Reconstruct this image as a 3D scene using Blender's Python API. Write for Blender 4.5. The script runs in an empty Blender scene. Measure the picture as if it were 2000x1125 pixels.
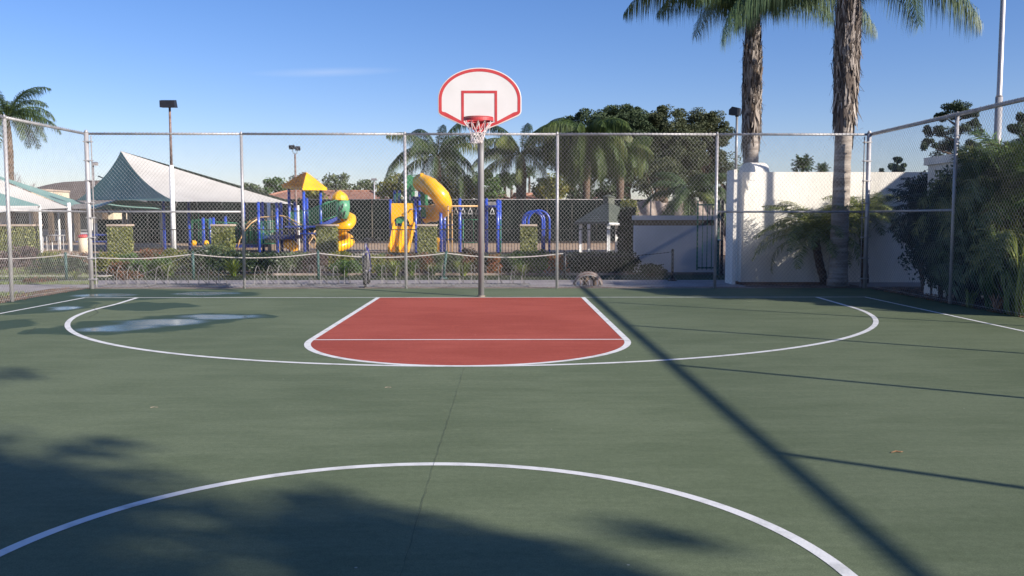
import bpy, math, random
from math import sin, cos, pi, radians, sqrt, atan2, floor
from mathutils import Vector, Matrix
random.seed(7)
R = random.Random(11)
C = bpy.context.scene.collection
SC = bpy.context.scene

# ------------------------------------------------------------------ camera, world, sun, exposure
F_PX, CAM_H, PITCH, YAW = 1744.0, 1.42, radians(4.41), radians(.59)
_F = Vector((sin(YAW)*cos(PITCH), cos(YAW)*cos(PITCH), -sin(PITCH)))
_R = Vector((cos(YAW), -sin(YAW), 0)); _U = _R.cross(_F)
CAM = Vector((0, 0, CAM_H))
cd = bpy.data.cameras.new('camera'); cam = bpy.data.objects.new('camera', cd); C.objects.link(cam)
cam.matrix_world = Matrix(((_R.x, _U.x, -_F.x, 0), (_R.y, _U.y, -_F.y, 0), (_R.z, _U.z, -_F.z, CAM_H), (0, 0, 0, 1)))
cd.sensor_width = 36; cd.lens = 36*F_PX/2000; cd.clip_start = .05; cd.clip_end = 6000
SC.camera = cam

def ray(px, py):
    return _F + _R*((px-1000)/F_PX) + _U*((562.5-py)/F_PX)
SUN = Vector((.8327, -.5537, .4475)).normalized()
ELEV = math.asin(SUN.z); AZ = atan2(SUN.x, SUN.y)
w = bpy.data.worlds.new('World'); SC.world = w; w.use_nodes = True
nt = w.node_tree; bg = nt.nodes['Background']
sky = nt.nodes.new('ShaderNodeTexSky'); sky.sky_type = 'NISHITA'; sky.sun_disc = False
sky.sun_elevation = ELEV; sky.sun_rotation = AZ; sky.air_density = 1.0; sky.dust_density = .25; sky.ozone_density = 3.2
sky.altitude = 30
hs = nt.nodes.new('ShaderNodeHueSaturation'); hs.inputs['Saturation'].default_value = 1.22; hs.inputs['Hue'].default_value = .503
nt.links.new(sky.outputs[0], hs.inputs['Color']); tn = nt.nodes.new('ShaderNodeMix'); tn.data_type = 'RGBA'; tn.blend_type = 'MULTIPLY'; tn.inputs['Factor'].default_value = 1; tn.inputs['B'].default_value = (1.04, .93, 1.12, 1)
nt.links.new(hs.outputs[0], tn.inputs['A']); # a faint high cirrus streak
wt = nt.nodes.new('ShaderNodeTexCoord'); wm_ = nt.nodes.new('ShaderNodeMapping'); wm_.inputs['Rotation'].default_value = (0, 0, radians(-11)); wm_.inputs['Scale'].default_value = (7, 1, 75)
wn_ = nt.nodes.new('ShaderNodeTexNoise'); wn_.inputs['Scale'].default_value = 1.0; wn_.inputs['Detail'].default_value = 5; wn_.inputs['Distortion'].default_value = .6
nt.links.new(wt.outputs['Generated'], wm_.inputs[0]); nt.links.new(wm_.outputs[0], wn_.inputs['Vector'])
def wmath(op, a, b=None, c=None):
    x = nt.nodes.new('ShaderNodeMath'); x.operation = op
    for i, q in enumerate((a, b, c)):
        if q is None: continue
        if isinstance(q, (int, float)): x.inputs[i].default_value = q
        else: nt.links.new(q, x.inputs[i])
    return x.outputs[0]
sx_ = nt.nodes.new('ShaderNodeSeparateXYZ'); nt.links.new(wt.outputs['Generated'], sx_.inputs[0])
cd_ = ray(640, 141).normalized(); az_ = wmath('DIVIDE', wmath('SUBTRACT', sx_.outputs[0], cd_.x), .085); el_ = wmath('DIVIDE', wmath('SUBTRACT', wmath('SUBTRACT', sx_.outputs[2], cd_.z), wmath('MULTIPLY', wmath('SUBTRACT', sx_.outputs[0], cd_.x), .055)), .0055)
ds_ = wmath('SQRT', wmath('ADD', wmath('MULTIPLY', az_, az_), wmath('MULTIPLY', el_, el_)))
mk_ = wmath('MULTIPLY', wmath('MAXIMUM', wmath('SUBTRACT', 1.0, ds_), 0.0), wmath('MULTIPLY', wn_.outputs[0], .3)); mk_ = wmath('MULTIPLY', mk_, wmath('GREATER_THAN', sx_.outputs[1], 0.0))
wx_ = nt.nodes.new('ShaderNodeMix'); wx_.data_type = 'RGBA'; nt.links.new(mk_, wx_.inputs['Factor']); nt.links.new(tn.outputs['Result'], wx_.inputs['A']); wx_.inputs['B'].default_value = (7.5, 7.6, 8, 1)
nt.links.new(wx_.outputs['Result'], bg.inputs[0]); bg.inputs[1].default_value = .08
sl = bpy.data.lights.new('sun', 'SUN'); sl.energy = 5.0; sl.angle = radians(.53); sl.color = (1, .93, .83)
so = bpy.data.objects.new('sun', sl); C.objects.link(so); so.rotation_euler = SUN.to_track_quat('Z', 'Y').to_euler()
so.location = (20, -14, 20)
SC.view_settings.view_transform = 'Standard'; SC.view_settings.look = 'None'
SC.view_settings.exposure = .72; SC.view_settings.gamma = 1
SC.cycles.max_bounces = 6; SC.cycles.transparent_max_bounces = 16

def at(px, py, D):
    r = ray(px, py); return CAM + r*(D/r.y)
def gr(px, py):
    r = ray(px, py); return CAM + r*(-CAM_H/r.z)
def gx(px, py, D):
    return at(px, py, D).x
def V(*a): return Vector(a)

# ------------------------------------------------------------------ mesh helpers
WL = {}
class MB:
    def __init__(s): s.v = []; s.f = []
    def add(s, vs, fs):
        o = len(s.v); s.v += [tuple(x) for x in vs]; s.f += [tuple(i+o for i in f) for f in fs]
    def box(s, lo, hi):
        x0, y0, z0 = lo; x1, y1, z1 = hi
        s.add([(x0,y0,z0),(x1,y0,z0),(x1,y1,z0),(x0,y1,z0),(x0,y0,z1),(x1,y0,z1),(x1,y1,z1),(x0,y1,z1)],
              [(0,3,2,1),(4,5,6,7),(0,1,5,4),(1,2,6,5),(2,3,7,6),(3,0,4,7)])
    def cbox(s, c, hs, rot=0, rx=0):
        M_ = Matrix.Translation(Vector(c)) @ Matrix.Rotation(rot, 4, 'Z') @ Matrix.Rotation(rx, 4, 'X')
        vs = [M_ @ Vector((a*hs[0], b*hs[1], g*hs[2])) for g in (-1, 1) for a, b in ((-1,-1),(1,-1),(1,1),(-1,1))]
        s.add(vs, [(0,3,2,1),(4,5,6,7),(0,1,5,4),(1,2,6,5),(2,3,7,6),(3,0,4,7)])
    def tube(s, pts, r, n=8, cap=True, closed=False):
        pts = [Vector(p) for p in pts]; m = len(pts)
        rs = r if isinstance(r, (list, tuple)) else [r]*m
        prev = None; rings = []; vs = []
        for i in range(m):
            if closed: t = pts[(i+1) % m]-pts[i-1]
            else: t = pts[min(i+1, m-1)]-pts[max(i-1, 0)]
            if t.length < 1e-9: t = Vector((0,0,1))
            t.normalize()
            if prev is None:
                a = Vector((0,0,1)) if abs(t.z) < .9 else Vector((1,0,0)); u = t.cross(a).normalized()
            else:
                u = prev - t*prev.dot(t)
                u = u.normalized() if u.length > 1e-6 else t.cross(Vector((0,1,0))).normalized()
            prev = u; b = t.cross(u)
            for k in range(n):
                an = 2*pi*k/n; vs.append(pts[i] + (u*cos(an)+b*sin(an))*rs[i])
        fs = []
        for i in range(m if closed else m-1):
            j = (i+1) % m
            for k in range(n):
                fs.append((i*n+k, i*n+(k+1) % n, j*n+(k+1) % n, j*n+k))
        if cap and not closed:
            fs.append(tuple(range(n-1, -1, -1))); fs.append(tuple((m-1)*n+k for k in range(n)))
        s.add(vs, fs)
    def prism(s, poly, axis, a, b):
        # poly: list of 2d points; axis 'y': (x,z), 'z': (x,y), 'x': (y,z)
        def mk(p, t):
            return (p[0], t, p[1]) if axis == 'y' else ((p[0], p[1], t) if axis == 'z' else (t, p[0], p[1]))
        n = len(poly)
        vs = [mk(p, a) for p in poly]+[mk(p, b) for p in poly]
        fs = [tuple(range(n)), tuple(range(2*n-1, n-1, -1))]+[(i, n+i, n+(i+1) % n, (i+1) % n) for i in range(n)]
        s.add(vs, fs)
    def lathe(s, c, prof, n=16, jit=0, rnd=None, lean=(0, 0)):
        # prof: (r,z) list
        vs = []
        for r_, z_ in prof:
            for k in range(n):
                a = 2*pi*k/n; q = r_*(1+(rnd.uniform(-jit, jit) if jit else 0))
                vs.append((c[0]+q*cos(a)+lean[0]*z_, c[1]+q*sin(a)+lean[1]*z_, c[2]+z_))
        fs = [(i*n+k, i*n+(k+1) % n, (i+1)*n+(k+1) % n, (i+1)*n+k) for i in range(len(prof)-1) for k in range(n)]
        fs.append(tuple(range(n-1, -1, -1))); fs.append(tuple((len(prof)-1)*n+k for k in range(n)))
        s.add(vs, fs)
    def grid(s, fn, nu, nv):
        vs = [fn(i/nu, j/nv) for j in range(nv+1) for i in range(nu+1)]
        s.add(vs, [(j*(nu+1)+i, j*(nu+1)+i+1, (j+1)*(nu+1)+i+1, (j+1)*(nu+1)+i) for j in range(nv) for i in range(nu)])
    def build(s, name, m, parent=None, smooth=False, loc=None):
        base = WL[parent.name] if parent is not None else Vector(loc if loc is not None else (0, 0, 0))
        me = bpy.data.meshes.new(name)
        me.from_pydata([(x-base.x, y-base.y, z-base.z) for x, y, z in s.v], [], s.f); me.update()
        if smooth:
            me.polygons.foreach_set('use_smooth', [True]*len(me.polygons))
        me.materials.append(m)
        o = bpy.data.objects.new(name, me); C.objects.link(o)
        if parent is not None: o.parent = parent
        else: o.location = base
        WL[o.name] = Vector(base)
        return o
def tag(o, label=None, cat=None, group=None, kind=None):
    if label: o['label'] = label
    if cat: o['category'] = cat
    if group: o['group'] = group
    if kind: o['kind'] = kind
    return o
def empty(name, loc, label, cat, group=None):
    o = bpy.data.objects.new(name, None); C.objects.link(o); o.location = Vector(loc); o.empty_display_size = .2
    WL[o.name] = Vector(loc)
    return tag(o, label, cat, group)
def copy_thing(o, d, label=None, rot=0, scale=1):
    c = o.copy(); C.objects.link(c); c.location = o.location + Vector(d); c.rotation_euler.z = rot
    c.scale = (scale, scale, scale)
    if label: c['label'] = label
    def rec(src, dst):
        for ch in list(src.children):
            if ch.name.startswith('__'): continue
            n = ch.copy(); C.objects.link(n); n.parent = dst; n.matrix_parent_inverse = ch.matrix_parent_inverse
            rec(ch, n)
    rec(o, c)
    return c

# ------------------------------------------------------------------ materials
def lin(h):
    h = h.lstrip('#'); c = [int(h[i:i+2], 16)/255 for i in (0, 2, 4)]
    return tuple(x/12.92 if x <= .04045 else ((x+.055)/1.055)**2.4 for x in c)
def mat(name, a, b=None, scale=4, rough=.7, metal=0, bump=0, bscale=None, spec=.5, island=False, stretch=None, detail=5, lo=.35, hi=.65, c=None, coat=0, trans=0):
    m = bpy.data.materials.new(name); m.use_nodes = True; t = m.node_tree; n = t.nodes; L = t.links.new
    p = n['Principled BSDF']; p.inputs['Roughness'].default_value = rough; p.inputs['Metallic'].default_value = metal
    p.inputs['Specular IOR Level'].default_value = spec
    if coat: p.inputs['Coat Weight'].default_value = coat; p.inputs['Coat Roughness'].default_value = .15
    if b is None: b = tuple(x*.8 for x in a)
    if island:
        g = n.new('ShaderNodeNewGeometry'); r = n.new('ShaderNodeValToRGB')
        r.color_ramp.elements[0].color = (*a, 1); r.color_ramp.elements[1].color = (*b, 1)
        if c: e = r.color_ramp.elements.new(.5); e.color = (*c, 1)
        L(g.outputs['Random Per Island'], r.inputs[0]); L(r.outputs[0], p.inputs['Base Color'])
        if trans:
            tr = n.new('ShaderNodeBsdfTranslucent'); mx = n.new('ShaderNodeMixShader'); mx.inputs[0].default_value = trans
            L(r.outputs[0], tr.inputs[0]); L(p.outputs[0], mx.inputs[1]); L(tr.outputs[0], mx.inputs[2])
            L(mx.outputs[0], n['Material Output'].inputs[0])
        return m
    tc = n.new('ShaderNodeTexCoord'); mp = n.new('ShaderNodeMapping')
    if stretch: mp.inputs['Scale'].default_value = stretch
    no = n.new('ShaderNodeTexNoise'); no.inputs['Scale'].default_value = scale; no.inputs['Detail'].default_value = detail
    r = n.new('ShaderNodeValToRGB'); r.color_ramp.elements[0].position = lo; r.color_ramp.elements[1].position = hi
    r.color_ramp.elements[0].color = (*a, 1); r.color_ramp.elements[1].color = (*b, 1)
    if c: e = r.color_ramp.elements.new((lo+hi)/2); e.color = (*c, 1)
    L(tc.outputs['Object'], mp.inputs[0]); L(mp.outputs[0], no.inputs['Vector']); L(no.outputs[0], r.inputs[0]); L(r.outputs[0], p.inputs['Base Color'])
    if bump:
        bn = n.new('ShaderNodeTexNoise'); bn.inputs['Scale'].default_value = bscale or scale*4; bn.inputs['Detail'].default_value = 6
        bu = n.new('ShaderNodeBump'); bu.inputs['Strength'].default_value = bump; bu.inputs['Distance'].default_value = .02
        L(mp.outputs[0], bn.inputs['Vector']); L(bn.outputs[0], bu.inputs['Height']); L(bu.outputs[0], p.inputs['Normal'])
    return m
MT = {}
MT['galv'] = mat('galvanised_steel', (.36,.35,.36), (.52,.5,.5), 9, .48, .35, stretch=(1,1,.3), bump=.1)
MT['galv_dark'] = mat('weathered_steel', (.2,.19,.19), (.33,.31,.31), 7, .5, .4)
MT['rackm'] = mat('dull_rack_steel', (.2,.19,.185), (.3,.28,.27), 9, .6, .3)
MT['wire'] = mat('galvanised_wire', (.3,.29,.285), (.42,.41,.4), 6, .45, .35)
MT['polegrey'] = mat('grey_painted_pole', (.25,.252,.26), (.32,.32,.325), 5, .45, .3, stretch=(1,1,.4))
MT['white'] = mat('white_paint', (.72,.72,.7), (.8,.8,.79), 3, .5)
MT['boardwhite'] = mat('backboard_white', (.58,.56,.545), (.63,.61,.6), 2, .45, bump=.03)
MT['red'] = mat('red_paint', (.42,.035,.04), (.5,.055,.055), 8, .45, lo=.3, hi=.7)
MT['net'] = mat('white_net_cord', (.6,.55,.54), (.78,.72,.7), 20, .8)
MT['bluepipe'] = mat('blue_powder_coat', (.012,.05,.36), (.02,.07,.46), 3, .35, coat=.3)
MT['bluedark'] = mat('dark_blue_plastic', (.02,.04,.2), (.03,.06,.28), 3, .45)
MT['yellow'] = mat('yellow_plastic', (.8,.37,.004), (.92,.48,.008), 1.6, .35, coat=.3)
MT['tan'] = mat('tan_pipe', (.5,.3,.12), (.6,.38,.18), 3, .45)
MT['green'] = mat('green_plastic', (.03,.17,.07), (.05,.24,.1), 3, .4)
MT['greenbar'] = mat('green_painted_bars', (.01,.13,.06), (.02,.17,.08), 3, .45)
MT['tealpost'] = mat('green_grey_post', (.02,.07,.06), (.04,.1,.09), 6, .6)
MT['black'] = mat('black_metal', (.012,.013,.018), (.02,.02,.028), 4, .45)
MT['fenceblack'] = mat('black_fence_paint', (.014,.015,.014), (.03,.03,.028), 6, .5)
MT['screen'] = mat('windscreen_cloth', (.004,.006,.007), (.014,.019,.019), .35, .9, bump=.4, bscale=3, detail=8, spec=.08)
MT['teal'] = mat('teal_shade_cloth', (.15,.28,.25), (.19,.33,.3), .8, .85)
MT['teal2'] = mat('pale_teal_shade_cloth', (.2,.36,.34), (.25,.42,.4), .8, .85)
MT['canvas'] = mat('white_shade_cloth', (.46,.435,.4), (.53,.505,.47), .8, .85)
MT['stucco'] = mat('white_stucco', (.7,.655,.58), (.86,.82,.75), 1.6, .9, bump=.4, bscale=30, lo=.3, hi=.6, stretch=(1,1,.35), detail=9)
MT['stucco_grey'] = mat('grey_stucco', (.42,.43,.46), (.5,.5,.53), 1.2, .9, bump=.3, bscale=40)
MT['cream'] = mat('cream_wall', (.6,.5,.36), (.7,.6,.44), 1, .85)
MT['capstone'] = mat('pale_cap_stone', (.36,.28,.22), (.48,.38,.3), 4, .85, bump=.4)
MT['tile'] = mat('terracotta_tile', (.22,.1,.065), (.36,.18,.12), .9, .85, stretch=(6,1,1), bump=.5, bscale=8)
MT['shingle_y'] = mat('yellow_roof_shade_side', (.4,.16,.008), (.78,.38,.012), 5, .5, lo=.4, hi=.6)  # darker orange carries the shade on the left roof face
MT['gazebo_roof'] = mat('grey_green_roof_metal', (.06,.068,.048), (.09,.1,.07), 1.2, .6)  # darkened: the shade on the gazebo roof is part of this colour
MT['trunk'] = mat('pale_palm_trunk', (.2,.165,.14), (.4,.35,.31), 2.2, .9, bump=.7, bscale=9, stretch=(1,1,7))
MT['trunk_dark'] = mat('brown_palm_trunk', (.06,.04,.03), (.16,.11,.08), 5, .95, bump=.8, stretch=(1,1,2))
MT['boot'] = mat('dry_leaf_bases', (.035,.026,.021), (.46,.4,.35), island=True, c=(.14,.108,.088), rough=.9)
MT['fibre'] = mat('brown_palm_fibre', (.05,.032,.02), (.2,.14,.09), 6, .95, stretch=(1,1,.3), bump=1, bscale=14)
MT['bark'] = mat('brown_bark', (.07,.05,.035), (.14,.1,.07), 4, .95, bump=.8)
MT['q1'] = mat('queen_palm_leaf', (.035,.075,.035), (.13,.19,.07), island=True, c=(.06,.115,.048), rough=.5, trans=.25)
MT['q2'] = mat('queen_palm_leaf_yellowed', (.06,.1,.03), (.28,.28,.08), island=True, c=(.12,.17,.05), rough=.5, trans=.3)
MT['q3'] = mat('distant_palm_leaf', (.022,.05,.022), (.12,.17,.05), island=True, c=(.05,.085,.033), rough=.6, trans=.25)
MT['q5'] = mat('date_palm_leaf_sun_toned', (.09,.13,.04), (.42,.42,.16), island=True, c=(.2,.25,.08), rough=.45, trans=.3)  # leaf colour lightened so the sun on the fronds is in it
MT['q4'] = mat('dark_drooping_palm_leaf', (.02,.045,.014), (.14,.19,.04), island=True, c=(.045,.08,.022), rough=.6, trans=.25)
MT['pine'] = mat('pine_needles', (.022,.045,.02), (.07,.1,.038), island=True, c=(.042,.07,.03), rough=.75, trans=.15)
MT['pine2'] = mat('bronze_pine_needles', (.03,.046,.018), (.088,.097,.04), island=True, c=(.055,.07,.03), rough=.75, trans=.15)
MT['leafd'] = mat('dark_leaves', (.012,.026,.011), (.05,.08,.028), island=True, rough=.5, trans=.2)
MT['leafdd'] = mat('hedge_leaf_painted_shade', (.006,.013,.006), (.025,.04,.015), island=True, rough=.55, trans=.1)  # leaves blackened in place of shade falling on these hedges
MT['leafm'] = mat('mid_green_leaves', (.03,.07,.015), (.13,.21,.045), island=True, c=(.06,.12,.028), rough=.5, trans=.25)
MT['leafg'] = mat('grey_green_leaves', (.045,.075,.03), (.17,.2,.09), island=True, c=(.09,.125,.055), rough=.6, trans=.2)
MT['leafy'] = mat('yellow_green_leaves', (.06,.085,.015), (.3,.27,.05), island=True, c=(.14,.16,.032), rough=.55, trans=.25)
MT['leafr'] = mat('red_brown_leaves', (.07,.03,.018), (.27,.085,.045), island=True, c=(.09,.075,.03), rough=.6, trans=.2)
MT['leafo'] = mat('orange_flowers_and_leaves', (.3,.06,.02), (.55,.14,.04), island=True, c=(.12,.1,.03), rough=.6, trans=.2)
MT['leafp'] = mat('purplish_leaves', (.05,.035,.04), (.2,.13,.12), island=True, c=(.1,.07,.06), rough=.6, trans=.2)
MT['strap'] = mat('strap_leaves', (.03,.07,.015), (.16,.22,.05), island=True, c=(.08,.14,.03), rough=.4, trans=.3)
MT['strapy'] = mat('yellow_strap_leaves', (.08,.13,.02), (.32,.35,.07), island=True, c=(.17,.22,.04), rough=.4, trans=.3)
MT['dry'] = mat('dry_brown_leaves', (.1,.05,.025), (.42,.22,.1), island=True, c=(.22,.12,.06), rough=.8, trans=.15)
MT['ivy'] = mat('ivy_leaves', (.04,.055,.014), (.27,.27,.08), island=True, c=(.12,.135,.038), rough=.55, trans=.1)
MT['twig'] = mat('bare_grey_twigs', (.12,.09,.09), (.22,.17,.17), 3, .9)
MT['rubber'] = mat('black_rubber', (.015,.015,.016), (.03,.03,.03), 8, .8)
MT['silver'] = mat('silver_metal', (.6,.6,.62), (.7,.7,.72), 5, .25, .9)
MT['purpleframe'] = mat('dark_blue_bicycle_paint', (.04,.035,.22), (.06,.05,.3), 3, .3, coat=.5)
MT['rust'] = mat('rusty_pipe', (.13,.08,.07), (.28,.2,.17), 9, .7, .3, bump=.3)
MT['rope'] = mat('off_white_rope', (.5,.44,.38), (.66,.6,.54), 20, .9)
MT['glass'] = mat('dark_glass', (.02,.025,.03), (.03,.035,.04), 3, .1)

def ground_mat(name, a, b, scale, fine, rough=.9, bump=.3, c=None):
    m = bpy.data.materials.new(name); m.use_nodes = True; t = m.node_tree; n = t.nodes; L = t.links.new; p = n['Principled BSDF']
    p.inputs['Roughness'].default_value = rough; p.inputs['Specular IOR Level'].default_value = .25
    tc = n.new('ShaderNodeTexCoord'); n1 = n.new('ShaderNodeTexNoise'); n1.inputs['Scale'].default_value = scale; n1.inputs['Detail'].default_value = 8
    n2 = n.new('ShaderNodeTexNoise'); n2.inputs['Scale'].default_value = fine; n2.inputs['Detail'].default_value = 8; n2.inputs['Roughness'].default_value = .7
    ad = n.new('ShaderNodeMath'); ad.operation = 'MULTIPLY_ADD'; ad.inputs[1].default_value = .5
    h = n.new('ShaderNodeMath'); h.operation = 'MULTIPLY'; h.inputs[1].default_value = .5
    L(tc.outputs['Object'], n1.inputs['Vector']); L(tc.outputs['Object'], n2.inputs['Vector'])
    L(n2.outputs[0], h.inputs[0]); L(n1.outputs[0], ad.inputs[0]); L(h.outputs[0], ad.inputs[2])
    r = n.new('ShaderNodeValToRGB'); r.color_ramp.elements[0].position = .4; r.color_ramp.elements[1].position = .6
    r.color_ramp.elements[0].color = (*a, 1); r.color_ramp.elements[1].color = (*b, 1)
    if c: e = r.color_ramp.elements.new(.5); e.color = (*c, 1)
    L(ad.outputs[0], r.inputs[0]); L(r.outputs[0], p.inputs['Base Color'])
    bu = n.new('ShaderNodeBump'); bu.inputs['Strength'].default_value = bump; bu.inputs['Distance'].default_value = .02
    L(n2.outputs[0], bu.inputs['Height']); L(bu.outputs[0], p.inputs['Normal'])
    return m
MT['soil'] = ground_mat('brown_soil', (.05,.035,.025), (.17,.12,.085), 2, 40, c=(.1,.07,.05))
MT['litter'] = ground_mat('leaf_litter', (.05,.025,.015), (.3,.18,.11), 3, 60, c=(.14,.08,.05))
MT['dirt'] = ground_mat('dusty_dirt_edge', (.14,.1,.08), (.36,.29,.24), 3, 50, c=(.24,.19,.155))
MT['walk'] = ground_mat('concrete_walk', (.27,.235,.23), (.36,.32,.31), 1.2, 60, bump=.15)
MT['kerb'] = ground_mat('pale_concrete', (.34,.3,.26), (.46,.42,.37), 2, 50, bump=.2)
MT['grass'] = ground_mat('lawn', (.045,.06,.018), (.14,.16,.055), 1.5, 30, c=(.085,.1,.032))
MT['bedgrass'] = ground_mat('bed_turf_shade_toned', (.02,.03,.01), (.075,.085,.03), 1.5, 30, c=(.04,.05,.017))  # turf darkened to paint the shade strip before the shrubs
MT['chips'] = ground_mat('tan_wood_chips', (.28,.18,.11), (.5,.36,.25), 1.5, 20, c=(.4,.28,.19))
MT['hill'] = ground_mat('dry_hillside', (.09,.065,.055), (.17,.13,.11), .03, .25, c=(.12,.095,.08))

# court surface: acrylic green with damp patches and standing water
def court_material(name, base, base2, wet, wetspots):
    m = bpy.data.materials.new(name); m.use_nodes = True; t = m.node_tree; n = t.nodes; L = t.links.new; p = n['Principled BSDF']
    tc = n.new('ShaderNodeTexCoord')
    def noise(sc, det=6, rough=.55, stretch=None, src=None):
        x = n.new('ShaderNodeTexNoise'); x.inputs['Scale'].default_value = sc; x.inputs['Detail'].default_value = det; x.inputs['Roughness'].default_value = rough
        if stretch:
            mp = n.new('ShaderNodeMapping'); mp.inputs['Scale'].default_value = stretch; L(tc.outputs['Object'], mp.inputs[0]); L(mp.outputs[0], x.inputs['Vector'])
        else: L(tc.outputs['Object'], x.inputs['Vector'])
        return x
    def mth(op, *a):
        x = n.new('ShaderNodeMath'); x.operation = op
        for i, q in enumerate(a):
            if isinstance(q, (int, float)): x.inputs[i].default_value = q
            else: L(q, x.inputs[i])
        return x.outputs[0]
    def maprange(v, a, b, c0, c1, smooth=True):
        x = n.new('ShaderNodeMapRange'); x.interpolation_type = 'SMOOTHSTEP' if smooth else 'LINEAR'
        x.inputs[1].default_value = a; x.inputs[2].default_value = b; x.inputs[3].default_value = c0; x.inputs[4].default_value = c1
        L(v, x.inputs[0]); return x.outputs[0]
    n1 = noise(.45, 5); n2 = noise(3.2, 6, .6, (.35, 1, 1)); n3 = noise(140, 2, .6)
    n4 = noise(9, 5, .65, (.22, 1.3, 1)); n5 = noise(38, 4, .7)
    v = mth('ADD', mth('ADD', mth('MULTIPLY', n1.outputs[0], .42), mth('MULTIPLY', n2.outputs[0], .25)), mth('ADD', mth('MULTIPLY', n4.outputs[0], .2), mth('MULTIPLY', n5.outputs[0], .13)))
    mixc = n.new('ShaderNodeMix'); mixc.data_type = 'RGBA'
    mixc.inputs['A'].default_value = (*base, 1); mixc.inputs['B'].default_value = (*base2, 1)
    L(maprange(v, .41, .59, 0, 1), mixc.inputs['Factor'])
    sp = n.new('ShaderNodeMix'); sp.data_type = 'RGBA'; sp.blend_type = 'MULTIPLY'; sp.inputs['Factor'].default_value = 1
    cr = n.new('ShaderNodeCombineColor'); g = maprange(n3.outputs[0], .3, .7, .78, 1.2, False)
    for i in range(3): L(g, cr.inputs[i])
    L(mixc.outputs['Result'], sp.inputs['A']); L(cr.outputs[0], sp.inputs['B'])
    # scuffs: sparse pale scratches
    sc_ = noise(1.1, 9, .72, (1, 2.4, 1)); scm = maprange(sc_.outputs[0], .64, .72, 0, .4)
    sm = n.new('ShaderNodeMix'); sm.data_type = 'RGBA'; L(scm, sm.inputs['Factor']); L(sp.outputs['Result'], sm.inputs['A']); sm.inputs['B'].default_value = (*[x*1.7 for x in base2], 1)
    vo = n.new('ShaderNodeTexVoronoi'); vo.inputs['Scale'].default_value = 2.6; L(tc.outputs['Object'], vo.inputs['Vector'])
    vd = maprange(vo.outputs['Distance'], .012, .022, .75, 0)
    s2 = n.new('ShaderNodeMix'); s2.data_type = 'RGBA'; L(vd, s2.inputs['Factor']); L(sm.outputs['Result'], s2.inputs['A']); s2.inputs['B'].default_value = (.42, .43, .36, 1)
    n6 = noise(22, 6, .8); g6 = maprange(n6.outputs[0], .3, .7, .84, 1.15, False); c6 = n.new('ShaderNodeCombineColor')
    for i in range(3): L(g6, c6.inputs[i])
    s3 = n.new('ShaderNodeMix'); s3.data_type = 'RGBA'; s3.blend_type = 'MULTIPLY'; s3.inputs['Factor'].default_value = 1; L(s2.outputs['Result'], s3.inputs['A']); L(c6.outputs[0], s3.inputs['B'])
    col = s3.outputs['Result']
    if wetspots:
        wn = noise(1.3, 3, .5); wv = n.new('ShaderNodeVectorMath'); wv.operation = 'MULTIPLY_ADD'
        wv.inputs[1].default_value = (.9, .9, 0); wv.inputs[2].default_value = (-.45, -.45, 0); L(wn.outputs['Color'], wv.inputs[0])
        ps = n.new('ShaderNodeVectorMath'); ps.operation = 'ADD'; L(tc.outputs['Object'], ps.inputs[0]); L(wv.outputs[0], ps.inputs[1])
        dmp = None; wat = None
        for (x, y, rx, ry, ro, k) in wetspots:
            mp = n.new('ShaderNodeMapping'); mp.vector_type = 'TEXTURE'
            mp.inputs['Location'].default_value = (x, y, 0); mp.inputs['Rotation'].default_value = (0, 0, ro); mp.inputs['Scale'].default_value = (rx, ry, 1)
            L(ps.outputs[0], mp.inputs[0])
            le = n.new('ShaderNodeVectorMath'); le.operation = 'LENGTH'; L(mp.outputs[0], le.inputs[0])
            q = mth('SUBTRACT', 1.0, le.outputs['Value'])
            if k == 'd' : dmp = q if dmp is None else mth('MAXIMUM', dmp, q)
            if k == 'w': wat = q if wat is None else mth('MAXIMUM', wat, q)
        dm = maprange(mth('MAXIMUM', dmp, mth('ADD', wat, .25)), 0, .14, 0, 1); wm = maprange(wat, -.12, .5, 0, 1)
        mw = n.new('ShaderNodeMix'); mw.data_type = 'RGBA'; L(mth('MULTIPLY', dm, .8), mw.inputs['Factor']); L(col, mw.inputs['A']); mw.inputs['B'].default_value = (*wet, 1)
        col = mw.outputs['Result']
        rg = mth('SUBTRACT', mth('SUBTRACT', .74, mth('MULTIPLY', dm, .12)), mth('MULTIPLY', wm, .46))
        L(rg, p.inputs['Roughness'])
        sv = mth('ADD', .14, mth('MULTIPLY', wm, .5)); L(sv, p.inputs['Specular IOR Level'])
        bs = mth('MULTIPLY', mth('SUBTRACT', 1, wm), .12)
    else:
        p.inputs['Roughness'].default_value = .76; p.inputs['Specular IOR Level'].default_value = .14; bs = None
    L(col, p.inputs['Base Color'])
    bu = n.new('ShaderNodeBump'); bu.inputs['Distance'].default_value = .003; bu.inputs['Strength'].default_value = .12
    if bs is not None: L(bs, bu.inputs['Strength'])
    L(n3.outputs[0], bu.inputs['Height']); L(bu.outputs[0], p.inputs['Normal'])
    return m

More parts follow.
